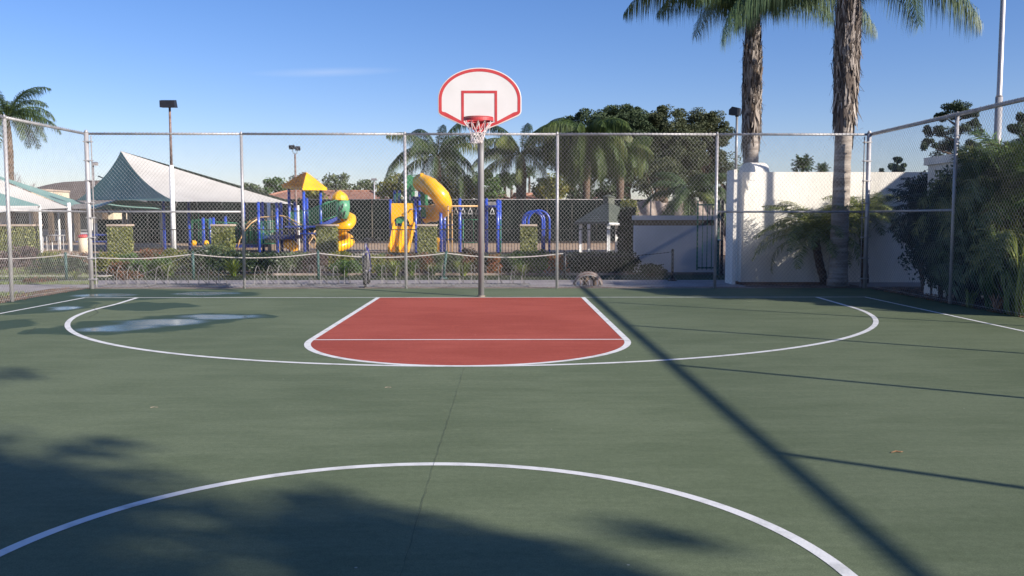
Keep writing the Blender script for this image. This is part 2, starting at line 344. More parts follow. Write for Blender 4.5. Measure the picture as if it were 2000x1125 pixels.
def spot(px0, px1, py0, py1, k, ro=0):
    a = gr(px0, (py0+py1)/2); b = gr(px1, (py0+py1)/2); c_ = gr((px0+px1)/2, py0); d = gr((px0+px1)/2, py1)
    return ((a.x+b.x)/2, (c_.y+d.y)/2, abs(b.x-a.x)/2, abs(c_.y-d.y)/2, ro, k)
SPOTS = [spot(-260, 420, 564, 592, 'd'), spot(100, 520, 568, 582, 'd'), spot(200, 380, 590, 606, 'd'),
         spot(-60, 180, 588, 616, 'd'), spot(-120, 62, 624, 652, 'd'), spot(100, 350, 622, 656, 'd'),
         spot(200, 450, 614, 650, 'd'), spot(30, 160, 640, 655, 'd'),
         spot(150, 320, 630, 648, 'w'), spot(220, 410, 621, 638, 'w'), spot(340, 520, 612, 624, 'w'), spot(400, 500, 614, 622, 'w'),
         spot(75, 160, 597, 607, 'w'), spot(140, 270, 572, 580, 'w'), spot(330, 470, 570, 577, 'w')]
MT['court'] = court_material('green_acrylic_court', (.106,.132,.074), (.142,.17,.1), (.025,.05,.027), SPOTS)
MT['key'] = court_material('red_acrylic_key', (.31,.064,.041), (.385,.088,.06), (.1,.02,.02), None)
MT['line'] = mat('white_court_line', (.44,.44,.42), (.7,.69,.67), 7, .7, bump=.1, bscale=80, detail=12, lo=.25, hi=.5)

# ------------------------------------------------------------------ setting: ground
CX, BL = -.40, 16.19
XL, XR, YF = -8.40, 7.46, 18.28
def sheet(name, pts, z, m, kind='structure', sub=1):
    mb = MB(); mb.add([(x, y, z) for x, y in pts], [tuple(range(len(pts)))])
    o = mb.build(name, m, loc=(0, 0, 0)); o['kind'] = kind; return o
sheet('ground', [(-2500, -60), (2500, -60), (2500, 3000), (-2500, 3000)], -.03, MT['soil'])
mb = MB(); mb.box((XL-.12, -14, -.2), (XR+.12, YF+.02, 0)); o = mb.build('basketball_court', MT['court']); o['kind'] = 'structure'
# red key with semicircle
WK, FT, RA = 1.86, 5.71, 1.86
key = [(CX-WK, BL), (CX+WK, BL), (CX+WK, BL-FT)] + [(CX+RA*cos(a), BL-FT-(7.62-FT)*sin(a)) for a in [pi*i/48 for i in range(1, 48)]] + [(CX-WK, BL-FT)]
sheet('key_paint', key, .0012, MT['key'])
def band(mb, pts, w, z, closed=False):
    m = len(pts); vs = []
    for i in range(m):
        a = Vector(pts[(i-1) % m] if closed or i > 0 else pts[i]); b = Vector(pts[(i+1) % m] if closed or i < m-1 else pts[i])
        t = (b-a).normalized(); nn = Vector((-t.y, t.x)); p = Vector(pts[i])
        vs += [(p.x+nn.x*w/2, p.y+nn.y*w/2, z), (p.x-nn.x*w/2, p.y-nn.y*w/2, z)]
    fs = [(2*i, 2*i+1, (2*i+3) % (2*m), (2*i+2) % (2*m)) for i in range(m if closed else m-1)]
    mb.add(vs, fs)
SLX0, SLX1 = gr(160, 582.5).x, gr(1700, 582.5).x
LW = .055
mb = MB()
band(mb, [(SLX0-LW/2, BL), (SLX1+LW/2, BL)], LW, .002); mb.build('baseline', MT['line'])['kind'] = 'structure'
mb = MB(); band(mb, [(SLX0, BL-LW/2), (SLX0, -9)], LW, .002); mb.build('sideline', MT['line'])['kind'] = 'structure'
mb = MB(); band(mb, [(SLX1, BL-LW/2), (SLX1, -9)], LW, .002); mb.build('sideline', MT['line'])['kind'] = 'structure'
mb = MB(); band(mb, [(CX-WK, BL-LW/2)]+[(CX-WK, BL-FT)]+[(CX-RA*cos(a), BL-FT-(7.62-FT)*sin(a)) for a in [pi*i/64 for i in range(1, 64)]]+[(CX+WK, BL-FT), (CX+WK, BL-LW/2)], .075, .0026)
mb.build('key_outline', MT['line'])['kind'] = 'structure'
mb = MB(); band(mb, [(CX-WK+.03, BL-FT), (CX+WK-.03, BL-FT)],  .05, .002); mb.build('free_throw_line', MT['line'])['kind'] = 'structure'
mb = MB(); AR = 6.05
xl3, xr3 = gr(262, 583).x, gr(1605, 583).x
arc = [(CX-AR*cos(a), BL-1.58-AR*sin(a)) for a in [pi*i/160 for i in range(0, 161)]]
arc = [((xl3*(1-0)+0), BL-LW/2)] + [(CX-AR-.02, BL-1.2)] + arc + [(CX+AR+.02, BL-1.2)] + [(xr3, BL-LW/2)]
band(mb, arc, .07, .0032); mb.build('three_point_line', MT['line'])['kind'] = 'structure'
mb = MB(); CR = 1.79; band(mb, [(CX+CR*cos(a), 5.1-CR+CR*sin(a)) for a in [2*pi*i/160 for i in range(160)]], .062, .002, True)
mb.build('centre_circle', MT['line'])['kind'] = 'structure'
mb = MB(); band(mb, [(SLX0, 3.05), (SLX1, 3.05)], LW, .0026); mb.build('half_court_line', MT['line'])['kind'] = 'structure'
# cracks
MT['crack'] = mat('dark_crack_filler', (.03,.042,.03), (.06,.075,.055), 10, .9)  # plain dark colour of the court cracks
def crack(name, pts, w, z=.0038):
    mb = MB(); q = []
    for i in range(len(pts)-1):
        a = Vector(pts[i]); b = Vector(pts[i+1]); k = max(2, int((b-a).length/.09))
        for j in range(k):
            q.append((a+(b-a)*(j/k)) + Vector((R.uniform(-1, 1), R.uniform(-1, 1)))*.0035)
    m = len(q); vs = []
    for i in range(m):
        t = (q[min(i+1, m-1)]-q[max(i-1, 0)]).normalized(); nn = Vector((-t.y, t.x)); ww = w*R.uniform(.35, 1)
        vs += [(q[i].x+nn.x*ww, q[i].y+nn.y*ww, z), (q[i].x-nn.x*ww, q[i].y-nn.y*ww, z)]
    mb.add(vs, [(2*i, 2*i+1, 2*i+3, 2*i+2) for i in range(m-1)])
    mb.build(name, MT['crack'])['kind'] = 'structure'
crack('court_crack', [(CX+.03, BL-7.7), (CX+.02, 7), (CX, 5), (CX-.01, 3.2), (CX, 2)], .0013)
crack('court_crack', [gr(x, y).xy for x, y in ((190, 595), (183, 602), (192, 611), (170, 622))], .006)
crack('court_crack', [gr(x, y).xy for x, y in ((70, 640), (60, 647), (42, 655))], .006)

# strips beyond the court
YB = YF+.02
sheet('dirt_edge', [(XL-.12, YB), (XR+.12, YB), (XR+.12, YF+.45), (XL-.3, YF+.45)], -.006, MT['dirt'])
wl0 = gr(-260, 563); wl1 = gr(-260, 575)
sheet('sidewalk', [(XL-.1, YF+.45), (12, YF+.45), (12, 20.9), (-9.2, 20.9), (-60, gr(-100, 556).y), (-60, gr(-40, 571).y), (-9.3, gr(60, 571).y)], -.004, MT['walk'])
sheet('lawn', [(-60, gr(-40, 571).y), (-9.3, gr(60, 571).y), (XL-.12, YF+.45), (XL-.12, -4), (-60, -4)], -.012, MT['grass'])
sheet('planting_bed', [(-60, 20.2), (-9.2, 20.9), (12, 20.9), (12, 34.4), (-60, 34.4)], -.016, MT['bedgrass'])
mb = MB(); mb.box((-60, 22.35, -.1), (gr(165, 545).x, 22.9, -.002)); mb.build('garden_path', MT['kerb'])['kind'] = 'structure'
mb = MB(); mb.box((gr(520, 540).x, 22.85, -.1), (3.2, 22.97, .04)); mb.build('kerb', MT['dirt'])['kind'] = 'structure'
sheet('shrub_bed_soil', [(-40, 23.05), (12, 23.05), (12, 34.2), (-40, 34.2)], -.01, MT['soil'])
mb = MB(); mb.box((-40, 34.95, -.1), (5.2, 35.25, .09)); mb.build('playground_kerb', MT['kerb'])['kind'] = 'structure'
sheet('playground_surface', [(-60, 35.25), (12, 35.25), (12, 53), (-60, 53)], .0, MT['chips'])
sheet('mulch_bank', [(XR+.12, -10), (40, -10), (40, 20.5), (XR+.12, 20.5)], -.008, MT['litter'])
sheet('mulch_bank', [(gx(1443, 553, 19.4), YF+.5), (XR+.12, YF+.5), (XR+.12, 20.6), (gx(1443, 553, 19.4), 20.6)], .002, MT['litter'])
# dirt strip by the left fence
sheet('dirt_edge', [(XL-.6, 2), (XL-.12, 2), (XL-.12, YF+.4), (XL-.9, YF+.1), (XL-.7, 15)], -.003, MT['litter'])
# distant hill
mb = MB()
def hill(u, v):
    x = -420+u*520; y = 520+v*260
    h = 27*math.exp(-((x+285)/95)**2)*math.exp(-((v-.45)/.35)**2) + 10*math.exp(-((x+120)/130)**2)*math.exp(-((v-.5)/.35)**2)
    return (x, y, h+1.2*sin(x*.11)*sin(y*.07)*min(1, h/6)-.5)
mb.grid(hill, 90, 30); o = mb.build('hills', MT['hill'], smooth=True); o['kind'] = 'structure'

# ------------------------------------------------------------------ chain link fences
def chain_mesh(mb, p0, p1, z0, z1, pitch=.0768, r=.0019, both_ends=.035, bulge=0, kz=1.165):
    """woven diamonds between plan points p0 and p1"""
    p0 = Vector((p0[0], p0[1], 0)); p1 = Vector((p1[0], p1[1], 0)); L_ = (p1-p0).length; t = (p1-p0)/L_; nn = Vector((-t.y, t.x, 0))
    H = (z1-z0)/kz
    k = -int(H/pitch)-1
    for sgn in (1, -1):
        i = -int(H/pitch)-2
        while i*pitch < L_+H:
            s0 = i*pitch                                  # at z=0 for sgn=+1 ; line s = s0 + sgn*z
            if sgn == 1: a0, a1 = s0, s0+H
            else: a0, a1 = s0, s0-H
            za, zb = 0.0, H
            # clip to 0..L_
            def clip(sv): return sv
            if sgn == 1:
                if a0 < 0: za = -a0
                if a1 > L_: zb = L_-a0
            else:
                if a0 > L_: za = a0-L_
                if a1 < 0: zb = a0
            if zb-za > .02:
                m = 2 if bulge == 0 else max(2, int((zb-za)/.5)+1)
                pts = []
                for q in range(m):
                    z_ = za+(zb-za)*q/(m-1); s_ = s0+sgn*z_
                    off = sgn*r*.9 + (bulge*sin(s_*1.7+1)*sin(z_*2.1)*.5 if bulge else 0)
                    pts.append(p0+t*s_+nn*off+Vector((0, 0, z0+z_*kz)))
                mb.tube(pts, r, 4, cap=False)
            i += 1
def barbs(mb, p0, p1, z, r=.0019, pitch=.078, rnd=R):
    p0 = Vector((*p0, z)); p1 = Vector((*p1, z)); L_ = (p1-p0).length; t = (p1-p0)/L_
    for i in range(int(L_/pitch)):
        c_ = p0+t*(i*pitch); d = t*.012; u = Vector((0, 0, .034*rnd.uniform(.7, 1.1)))
        mb.tube([c_-d, c_+d*rnd.uniform(.6, 1.4)+u], r*1.2, 3, cap=False)
        mb.tube([c_+d, c_-d*rnd.uniform(.6, 1.4)+u], r*1.2, 3, cap=False)
def rail_wrap(mb, a, b, r, rr, pitch=.078):
    a = Vector(a); b = Vector(b); L_ = (b-a).length; t = (b-a)/L_; u = Vector((0, 0, 1)); s_ = t.cross(u)
    for i in range(int(L_/pitch)):
        c_ = a+t*(i*pitch)
        mb.tube([c_+s_*rr+u*(-rr*.8), c_+t*.02+s_*rr*1.05+u*rr*.2, c_+t*.039+s_*.3*rr+u*rr*1.1, c_+t*.05-s_*rr+u*rr*.4], r, 3, cap=False)

H_F = 3.14
# back fence
fb = empty('chain_link_fence', (-.5, YF, 0), 'long back chain link fence behind the hoop, between court and playground', 'chain-link fence', 'chain link fences round the court')
bpx = [183, 478, 793, 1088, 1398, 1690]
bx = [gr(p, 563.5).x for p in bpx]; bx[0] = XL; bx[-1] = XR
for i, x in enumerate(bx[1:-1]):
    mb = MB(); mb.tube([(x, YF+.045, -.05), (x, YF+.045, H_F-.02)], .03, 12); mb.tube([(x, YF+.045, H_F-.02), (x, YF+.045, H_F+.05)], [.034, .012], 10)
    p_ = mb.build('post', MT['galv'], fb, True)
    for z in (.35, .8, 1.25, 2.0, 2.5):
        mb = MB(); mb.tube([(x-.036, YF+.01, z), (x-.03, YF+.08, z+.01), (x+.03, YF+.08, z+.01), (x+.036, YF+.01, z)], .003, 4); mb.build('tie_wire', MT['wire'], p_)
for a, b in zip(bx[:-1], bx[1:]):
    mb = MB(); mb.tube([(a+.03, YF+.04, H_F), (b-.03, YF+.04, H_F)], .024, 10); mb.build('top_rail', MT['galv'], fb, True)
for a, b in ((bx[0], bx[1]), (bx[4], bx[5])):
    mb = MB(); mb.tube([(a+.04, YF+.045, 1.57), (b-.035, YF+.045, 1.57)], .022, 10); mb.build('mid_rail', MT['galv'], fb, True)
mb = MB(); chain_mesh(mb, (XL+.06, YF), (XR-.06, YF), .02, H_F-.005, r=.00185, bulge=.02); barbs(mb, (XL+.06, YF), (XR-.06, YF), H_F, .0025)
rail_wrap(mb, (XL+.08, YF+.03, H_F), (XR-.08, YF+.03, H_F), .0022, .026)
mb.build('wire_mesh', MT['wire'], fb)
mb = MB(); mb.tube([(XL+.05, YF+.02, .06), (XR-.05, YF+.02, .06)], .003, 4); mb.build('tension_wire', MT['wire'], fb)
mb = MB(); a = at(295, 578-60, YF+.06)
mb.tube([(XL+.9, YF+.05, .25), (bx[1]-.1, YF+.05, 1.1)], .004, 4); mb.build('truss_wire', MT['wire'], fb)
# corner posts belong to back fence
for x, s in ((XL, 1), (XR, -1)):
    mb = MB(); mb.tube([(x, YF, -.05), (x, YF, H_F+.02)], .045, 14); mb.tube([(x, YF, H_F+.02), (x, YF, H_F+.075)], [.05, .02], 12)
    cp = mb.build('corner_post', MT['galv'], fb, True)
    mb = MB(); mb.tube([(x+s*.095, YF, .03), (x+s*.095, YF, H_F-.05)], .011, 6); mb.build('tension_bar', MT['galv_dark'], cp)
    for z in (.2, .62, 1.05, 1.45, 1.75, 2.2, 2.6, 2.98):
        mb = MB(); mb.box((min(x-s*.05, x+s*.105), YF-.05, z-.011), (max(x-s*.05, x+s*.105), YF+.05, z+.011)); mb.build('brace_band', MT['galv'], cp)

def side_fence(X, ys, label, y_end, rail_r, dark=False, mid=None):
    ff = empty('chain_link_fence', (X, (ys[0]+y_end)/2, 0), label, 'chain-link fence', 'chain link fences round the court')
    m_ = MT['galv']; sg = 1 if X > 0 else -1
    for y in ys[1:]:
        mb = MB(); mb.tube([(X+sg*.05, y, -.05), (X+sg*.05, y, H_F-.02)], .032, 12); mb.tube([(X+sg*.05, y, H_F-.02), (X+sg*.05, y, H_F+.05)], [.036, .013], 10)
        mb.build('post', m_, ff, True)
    y0 = ys[0]
    for y in ys[1:]+[y_end]:
        if y != y0:
            mb = MB(); mb.tube([(X+sg*.045, y0-.03, H_F), (X+sg*.045, y+.03, H_F)], rail_r, 10); mb.build('top_rail', m_, ff, True)
        y0 = y
    if mid:
        mb = MB(); mb.tube([(X+sg*.045, mid[0], 1.57), (X+sg*.045, mid[1], 1.57)], .022, 10); mb.build('mid_rail', m_, ff, True)
    mb = MB(); chain_mesh(mb, (X, y_end), (X, YF-.06), .02, H_F-.005, r=.00185, bulge=.03); barbs(mb, (X, y_end), (X, YF-.05), H_F, .0025)
    rail_wrap(mb, (X+sg*.03, y_end, H_F), (X+sg*.03, YF-.08, H_F), .0022, rail_r+.002)
    mb.build('wire_mesh', MT['wire'], ff)
    mb = MB(); mb.tube([(X+sg*.02, y_end, .06), (X+sg*.02, YF-.05, .06)], .003, 4); mb.build('tension_wire', MT['wire'], ff)
    return ff
side_fence(XL, [YF, 15.4, 12.3, 9.2, 6.1], 'left side chain link fence beside the puddles, grass beyond it', 5.0, .024, mid=(YF-.06, 15.4))
side_fence(XR, [YF, 14.85, 11.42, 8.02, 4.75, 1.45, -1.85], 'right side chain link fence with leafy plants pressed against it', -4.2, .033, mid=(YF-.06, 14.85))

# ------------------------------------------------------------------ basketball hoop
HX = CX
pb = gr(940, 579)
hoop = empty('basketball_hoop', (pb.x, pb.y, 0), 'white fan backboard with red border on a tall grey pole behind the baseline', 'basketball hoop')
BD = 14.95
def bp(px, py): q = at(px, py, BD); return (q.x, q.z)
out = []
# fan outline (measured)
zt = bp(936, 132)[1]; zs = bp(936, 194)[1]; hw = .69; cx_ = bp(936.8, 190)[0]
def fan(ins):
    w_ = hw-ins; top = zt-ins; pts = []
    for i in range(0, 49):
        a = pi*(i/48); pts.append((cx_+w_*cos(a), zs+(top-zs)*sin(a)))
    Z = lambda py: bp(936, py)[1]
    cr = [(-w_, Z(217)), (-w_+.008, Z(221)), (-w_+.03, Z(224.7)), (-w_+.065, Z(227.5)), (-.305, Z(244)), (-.15, Z(251)), (.15, Z(251)), (.305, Z(244)), (w_-.065, Z(227.5)), (w_-.03, Z(224.7)), (w_-.008, Z(221)), (w_, Z(217))]
    up = [.1, .4, .8, 1.05, 1.05, 1.05]; up += up[::-1]
    pts += [(cx_+x, z+ins*u) for (x, z), u in zip(cr, up)]
    return pts
o_ = fan(0)
mb = MB(); mb.prism(o_, 'y', BD, BD+.035); bb = mb.build('backboard', MT['boardwhite'], hoop)
bm_ = bb.modifiers.new('b', 'BEVEL'); bm_.width = .006; bm_.segments = 2; bm_.limit_method = 'ANGLE'
a_ = fan(.016); b_ = fan(.064); n_ = len(a_)
mb = MB(); mb.add([(x, BD-.003, z) for x, z in a_]+[(x, BD-.003, z) for x, z in b_], [(i, (i+1) % n_, n_+(i+1) % n_, n_+i) for i in range(n_)])
mb.build('red_border', MT['red'], hoop)
q0 = bp(901, 177); q1 = bp(971, 177)
x0, x1, zt_ = q0[0], q1[0], q0[1]; zb2 = bp(936, 240)[1]
mb = MB(); lw = .042
mb.add([(x0, BD-.0045, zt_), (x1, BD-.0045, zt_), (x1, BD-.0045, zt_-lw), (x0, BD-.0045, zt_-lw)], [(0, 1, 2, 3)])
for xa in (x0, x1-lw): mb.add([(xa, BD-.0045, zt_-lw), (xa+lw, BD-.0045, zt_-lw), (xa+lw, BD-.0045, zb2+.02), (xa, BD-.0045, zb2+.02)], [(0, 1, 2, 3)])
mb.build('target_square', MT['red'], hoop)
# rim
RZ = 3.05; RY = BD-.15-.23; RX = cx_-.01
mb = MB()
for dz, rr, rad in ((0, .009, .232), (-.028, .007, .236)):
    mb.tube([(RX+rad*cos(a), RY+rad*sin(a), RZ+dz) for a in [2*pi*i/40 for i in range(40)]], rr, 8, closed=True)
# band around the rim
mb.add([(RX+.243*cos(a), RY+.243*sin(a), RZ-.012+z) for z in (0, -.045) for a in [2*pi*i/40 for i in range(40)]], [(i, (i+1) % 40, 40+(i+1) % 40, 40+i) for i in range(40)])
mb.box((RX-.1, BD-.17, RZ-.03), (RX+.1, BD-.005, RZ-.018))
mb.box((RX-.11, BD-.02, RZ-.15), (RX+.11, BD-.006, RZ+.02))
for s in (-1, 1):
    mb.tube([(RX+s*.1, BD-.02, RZ-.14), (RX+s*.13, RY+.16, RZ-.03)], .01, 6)
mb.prism([(RX-.17, RZ-.05), (RX+.17, RZ-.05), (RX+.06, RZ-.2), (RX-.06, RZ-.2)], 'y', BD-.03, BD-.008)
rim = mb.build('rim', MT['red'], hoop)
mb = MB(); NL = 12
lev = [(RZ-.05, .232), (RZ-.215, .135), (RZ-.255, .12), (RZ-.295, .108), (RZ-.335, .1), (RZ-.375, .096), (RZ-.405, .09)]
for k in range(NL):
    for s in (1, -1):
        pts = []
        for j, (z, r_) in enumerate(lev):
            a = 2*pi*(k+ s*.5*(j))/NL
            dx = -.006*j + R.uniform(-.004, .004)*(j > 0)
            pts.append((RX+dx+r_*cos(a)*(1+R.uniform(-.04, .04)), RY+r_*sin(a), z+R.uniform(-.006, .006)*(j > 0)))
        mb.tube(pts, .0045, 5, cap=False)
for j in (2, 5):
    z, r_ = lev[j]; mb.tube([(RX-.006*j+r_*cos(a), RY+r_*sin(a), z+.012*sin(3*a)) for a in [2*pi*i/20 for i in range(20)]], .004, 5, closed=True)
mb.tube([(RX+.2, RY-.1, RZ-.05), (RX+.17, RY-.1, RZ-.3)], .0035, 4)
mb.tube([(RX-.04, RY-.1, lev[6][0]+.02), (RX-.07, RY-.1, lev[6][0]-.05), (RX-.05, RY-.1, lev[6][0]-.07)], .0035, 4)
mb.build('net', MT['net'], rim)
mb = MB()
pts = [(pb.x, pb.y, -.1), (pb.x, pb.y, 2.62)]
for i in range(1, 9):
    a = i/8*radians(62); pts.append((pb.x, pb.y-.5*(1-cos(a)), 2.62+.5*sin(a)))
last = pts[-1]; pts.append((cx_, BD+.25, last[2]+.18))
mb.tube(pts, .056, 18); mb.build('pole', MT['polegrey'], hoop, True)
mb = MB(); e_ = Vector(pts[-1])
for s in (-1, 1):
    for zz in (3.25, 3.6): mb.tube([e_, (cx_+s*.25, BD+.04, zz)], .018, 6)
    mb.box((cx_+s*.25-.03, BD+.036, 3.1), (cx_+s*.25+.03, BD+.05, 3.7))
mb.tube([e_, (cx_, BD+.04, 2.98)], .02, 6)
mb.build('support_arm', MT['galv_dark'], hoop)
mb = MB(); mb.tube([(pb.x, pb.y, 0), (pb.x, pb.y, .02)], .075, 18); mb.build('base_collar', MT['dirt'], hoop)

# ------------------------------------------------------------------ foliage helpers
def leafcloud(mb, c_, rad, n, size, rnd, inner=.35, flat=0.0, aspect=.55):
    cx, cy, cz = c_
    for _ in range(n):
        while True:
            x, y, z = rnd.uniform(-1, 1), rnd.uniform(-1, 1), rnd.uniform(-1, 1)
            d = x*x+y*y+z*z
            if inner*inner < d < 1: break
        p = Vector((cx+x*rad[0], cy+y*rad[1], cz+z*rad[2]))
        s = size*rnd.uniform(.6, 1.25)
        u = Vector((rnd.gauss(0, 1), rnd.gauss(0, 1), rnd.gauss(0, 1)*(1-flat))).normalized()
        t = Vector((rnd.gauss(0, 1), rnd.gauss(0, 1), rnd.gauss(0, 1))); v_ = u.cross(t).normalized()
        a = u*s*.5; b = v_*s*.5*aspect
        mb.add([p-a, p-b*.9+a*.1, p+a, p+b*.9+a*.1], [(0, 1, 2, 3)])
def clumps(mb, c_, rad, nc, cr, nl, size, rnd, inner=.55, zmin=-1, aspect=.55):
    for _ in range(nc):
        while True:
            x, y, z = rnd.uniform(-1, 1), rnd.uniform(-1, 1), rnd.uniform(zmin, 1)
            d = sqrt(x*x+y*y+z*z)
            if inner < d < 1: break
        k = rnd.uniform(.6, 1.25)*cr
        leafcloud(mb, (c_[0]+x*rad[0], c_[1]+y*rad[1], c_[2]+z*rad[2]), (k, k, k*.75), int(nl*rnd.uniform(.6, 1.2)), size, rnd, .1, aspect=aspect)
def blades(mb, c_, n, h, spread, w_, rnd, curve=.5, minh=.5, seg=4):
    for _ in range(n):
        az = rnd.uniform(0, 2*pi); d = Vector((cos(az), sin(az), 0)); hh = h*rnd.uniform(minh, 1.05); sp_ = spread*rnd.uniform(.2, 1)
        b0 = Vector(c_)+d*rnd.uniform(0, .06*h)+Vector((rnd.uniform(-.05, .05)*h, rnd.uniform(-.05, .05)*h, 0)); sd = Vector((-d.y, d.x, 0)); ww = w_*rnd.uniform(.6, 1.1)
        vs = []
        for i in range(seg+1):
            q = i/seg; p = b0+d*sp_*(q**1.6)+Vector((0, 0, hh*(q-curve*q*q*.6)))
            k = ww*(1-q**2)*.5+.001; vs += [p-sd*k, p+sd*k]
        mb.add(vs, [(2*i, 2*i+1, 2*i+3, 2*i+2) for i in range(seg)])
def frond(mb, b0, az, elev, L_, droop, n, ll, lw_, rnd, hang=.55, rach=.02, wind=(0, 0)):
    """pinnate frond arching up, out and over; leaflets hang"""
    d0 = Vector((cos(az)*cos(elev), sin(az)*cos(elev), sin(elev))); hz = Vector((cos(az), sin(az), 0))
    pts = []; N = 12; p = Vector(b0); step = L_/N; e = elev
    for i in range(N+1):
        pts.append(p.copy()); q = i/N
        e = elev-droop*(q**1.25)
        p = p+(hz*cos(e)+Vector((0, 0, sin(e))))*step+Vector((wind[0], wind[1], 0))*step*q
    mb.tube(pts, [rach*(1-.85*i/N) for i in range(N+1)], 4, cap=False)
    side = Vector((-hz.y, hz.x, 0))
    for i in range(n):
        q = .12+.88*(i+rnd.random())/n; f_ = q*N; k = min(int(f_), N-1); pp = pts[k].lerp(pts[k+1], f_-k); t = (pts[k+1]-pts[k]).normalized()
        up = side.cross(t)
        prof = sin(pi*min(1, q*.93+.05))**.55
        for s in (-1, 1):
            l = ll*prof*rnd.uniform(.75, 1.1)
            dr = (side*s*rnd.uniform(.45, .9)+t*rnd.uniform(.25, .6)+up*rnd.uniform(-.3, .45)).normalized()
            ka = .4 if hang < .8 else .2+rnd.random()*.12
            m1 = pp+dr*l*ka+Vector((0, 0, -hang*l*(.12 if hang < .8 else .2))); m2 = m1+(dr*(1-hang)*1.2+Vector((0, 0, -hang)))*l*(1-ka)
            ws = t*lw_*.5
            mb.add([pp-ws*.5, pp+ws*.5, m1+ws, m1-ws, m2], [(0, 1, 2, 3), (3, 2, 4)])
def queen_palm(loc, height, label, trunk_prof, fr, rnd, fl=3.0, n=70, ll=.6, lw_=.02, m='q1', boots=None, lean=(0, 0), tm='trunk', yellow=0, hang=.6, group=None, name='palm_tree', elevs=(.2, 1.35), droops=(1.3, 2.1), rach=.022, boot_n=260, azs=None):
    t = empty(name, loc, label, 'palm tree', group)
    x, y, z0 = loc
    mb = MB(); prof = []
    k = 46
    for i in range(k+1):
        z = height*i/k; r_ = 0
        for (za, ra), (zb, rb) in zip(trunk_prof[:-1], trunk_prof[1:]):
            if za <= z <= zb+1e-6: r_ = ra+(rb-ra)*(z-za)/max(1e-6, zb-za); break
        else: r_ = trunk_prof[-1][1]
        prof.append((r_*(1+.025*(i % 2)), z))
    mb.lathe(loc, prof, 20, .03, rnd, lean); mb.build('trunk', MT[tm], t, True)
    if boots:
        z0b, z1b = boots; mb = MB(); mbf = MB(); prf = []
        def rad(z):
            for (za, ra), (zb, rb) in zip(trunk_prof[:-1], trunk_prof[1:]):
                if za <= z <= zb+1e-6: return ra+(rb-ra)*(z-za)/max(1e-6, zb-za)
            return trunk_prof[-1][1]
        sl_ = MB(); sl_.lathe((x, y, z0), [(rad(z0b+(z1b-z0b)*q/20)*(1.03 if 0 < q < 20 else 1.0)+.004, z0b+.15+(z1b-z0b-.15)*q/20) for q in range(21)], 18, .05, rnd, lean); sl_.build('fibre_sheath', MT['fibre'], t)
        for i in range(boot_n):
            q = rnd.random(); z = z0b+(z1b-z0b)*q; a = rnd.uniform(0, 2*pi)
            if q < .12 and sin(a*2+1) < .2: continue
            r_ = rad(z)+.012; h = rnd.uniform(.2, .6); w0 = rnd.uniform(.018, .06)*(1.5 if rnd.random() < .15 else 1)
            d = Vector((cos(a), sin(a), 0)); sd = Vector((-sin(a), cos(a), 0)); fl_ = rnd.uniform(-.015, .02)+(.05 if rnd.random() < .05 else 0); tw = rnd.uniform(-.05, .05)
            c0 = Vector((x+lean[0]*z, y+lean[1]*z, z0+z))
            down = rnd.random() < .35
            top = c0+d*(r_+.02+fl_)+sd*tw+Vector((0, 0, -h if down else h)); bot = c0+d*(r_-.01)
            th = d*.02
            mb.add([bot-sd*w0, bot+sd*w0, bot+sd*w0*.6+Vector((0, 0, (top.z-bot.z)*.55))+d*(.012+fl_*.4), top+sd*w0*.25, top-sd*w0*.2, bot-sd*w0*.7+Vector((0, 0, (top.z-bot.z)*.55))+d*(.012+fl_*.4)],
                   [(0, 1, 2, 5), (5, 2, 3, 4)])
            if rnd.random() < .1:
                e0 = top; mb.tube([bot+d*.02, e0, e0+d*rnd.uniform(.03, .12)+Vector((0, 0, rnd.uniform(-.25, .05)))], [.012, .006, .003], 3, cap=False)
        mb.build('old_leaf_bases', MT['boot'], t)
    top = Vector((x+lean[0]*height, y+lean[1]*height, z0+height))
    mb = MB(); mb2 = MB()
    for i in range(fr):
        q = (i+.5)/fr; az = i*2.39996+rnd.uniform(-.2, .2) if azs is None else azs[i % len(azs)]+rnd.uniform(-.12, .12)
        el = elevs[1]+(elevs[0]-elevs[1])*q; dp = droops[0]+(droops[1]-droops[0])*rnd.uniform(.1, 1)
        tgt = mb2 if rnd.random() < yellow else mb
        frond(tgt, top+Vector((cos(az), sin(az), 0))*trunk_prof[-1][1]*.7, az, el, fl*rnd.uniform(.85, 1.1), dp, n, ll, lw_, rnd, hang, rach)
    mb.build('crown', MT[m], t)
    if mb2.v: mb2.build('yellowed_fronds', MT['q2'], t)
    return t

# ------------------------------------------------------------------ stucco wall on the right with pier and rounded cap
WD = gr(1434, 555).y; WB = WD+.62
xw0 = gx(1431, 450, WD)
wz = at(1600, 336, WB).z
wall = empty('stucco_wall', (xw0+2.5, WD, 0), 'sunlit white stucco garden wall behind the two right palms', 'wall')
xw1 = gx(1448.5, 450, WB)
mb = MB(); mb.box((xw1, WB, -.05), (10.6, WB+.45, wz)); mb.build('wall_panel', MT['stucco'], wall)
mb = MB(); mb.box((xw0, WD-.03, -.05), (xw0+.072, WD+.6, at(1431, 331, WD).z)); o = mb.build('end_fin', MT['stucco'], wall)
mb = MB(); xc = gx(1475.6, 334, WB+.03); y0c, y1c = WB+.03, WB+1.5; hc = .25
mb.prism([((y0c+y1c)/2-(y1c-y0c)/2*cos(pi*i/24), wz+.002+hc*sin(pi*i/24)**.8) for i in range(25)], 'x', xc, xc+.31); mb.build('rounded_cap', MT['stucco'], wall)
mb = MB(); mb.box((xc, WB+.452, -.05), (xc+.31, WB+1.5, wz)); mb.build('return_wall', MT['stucco'], wall)
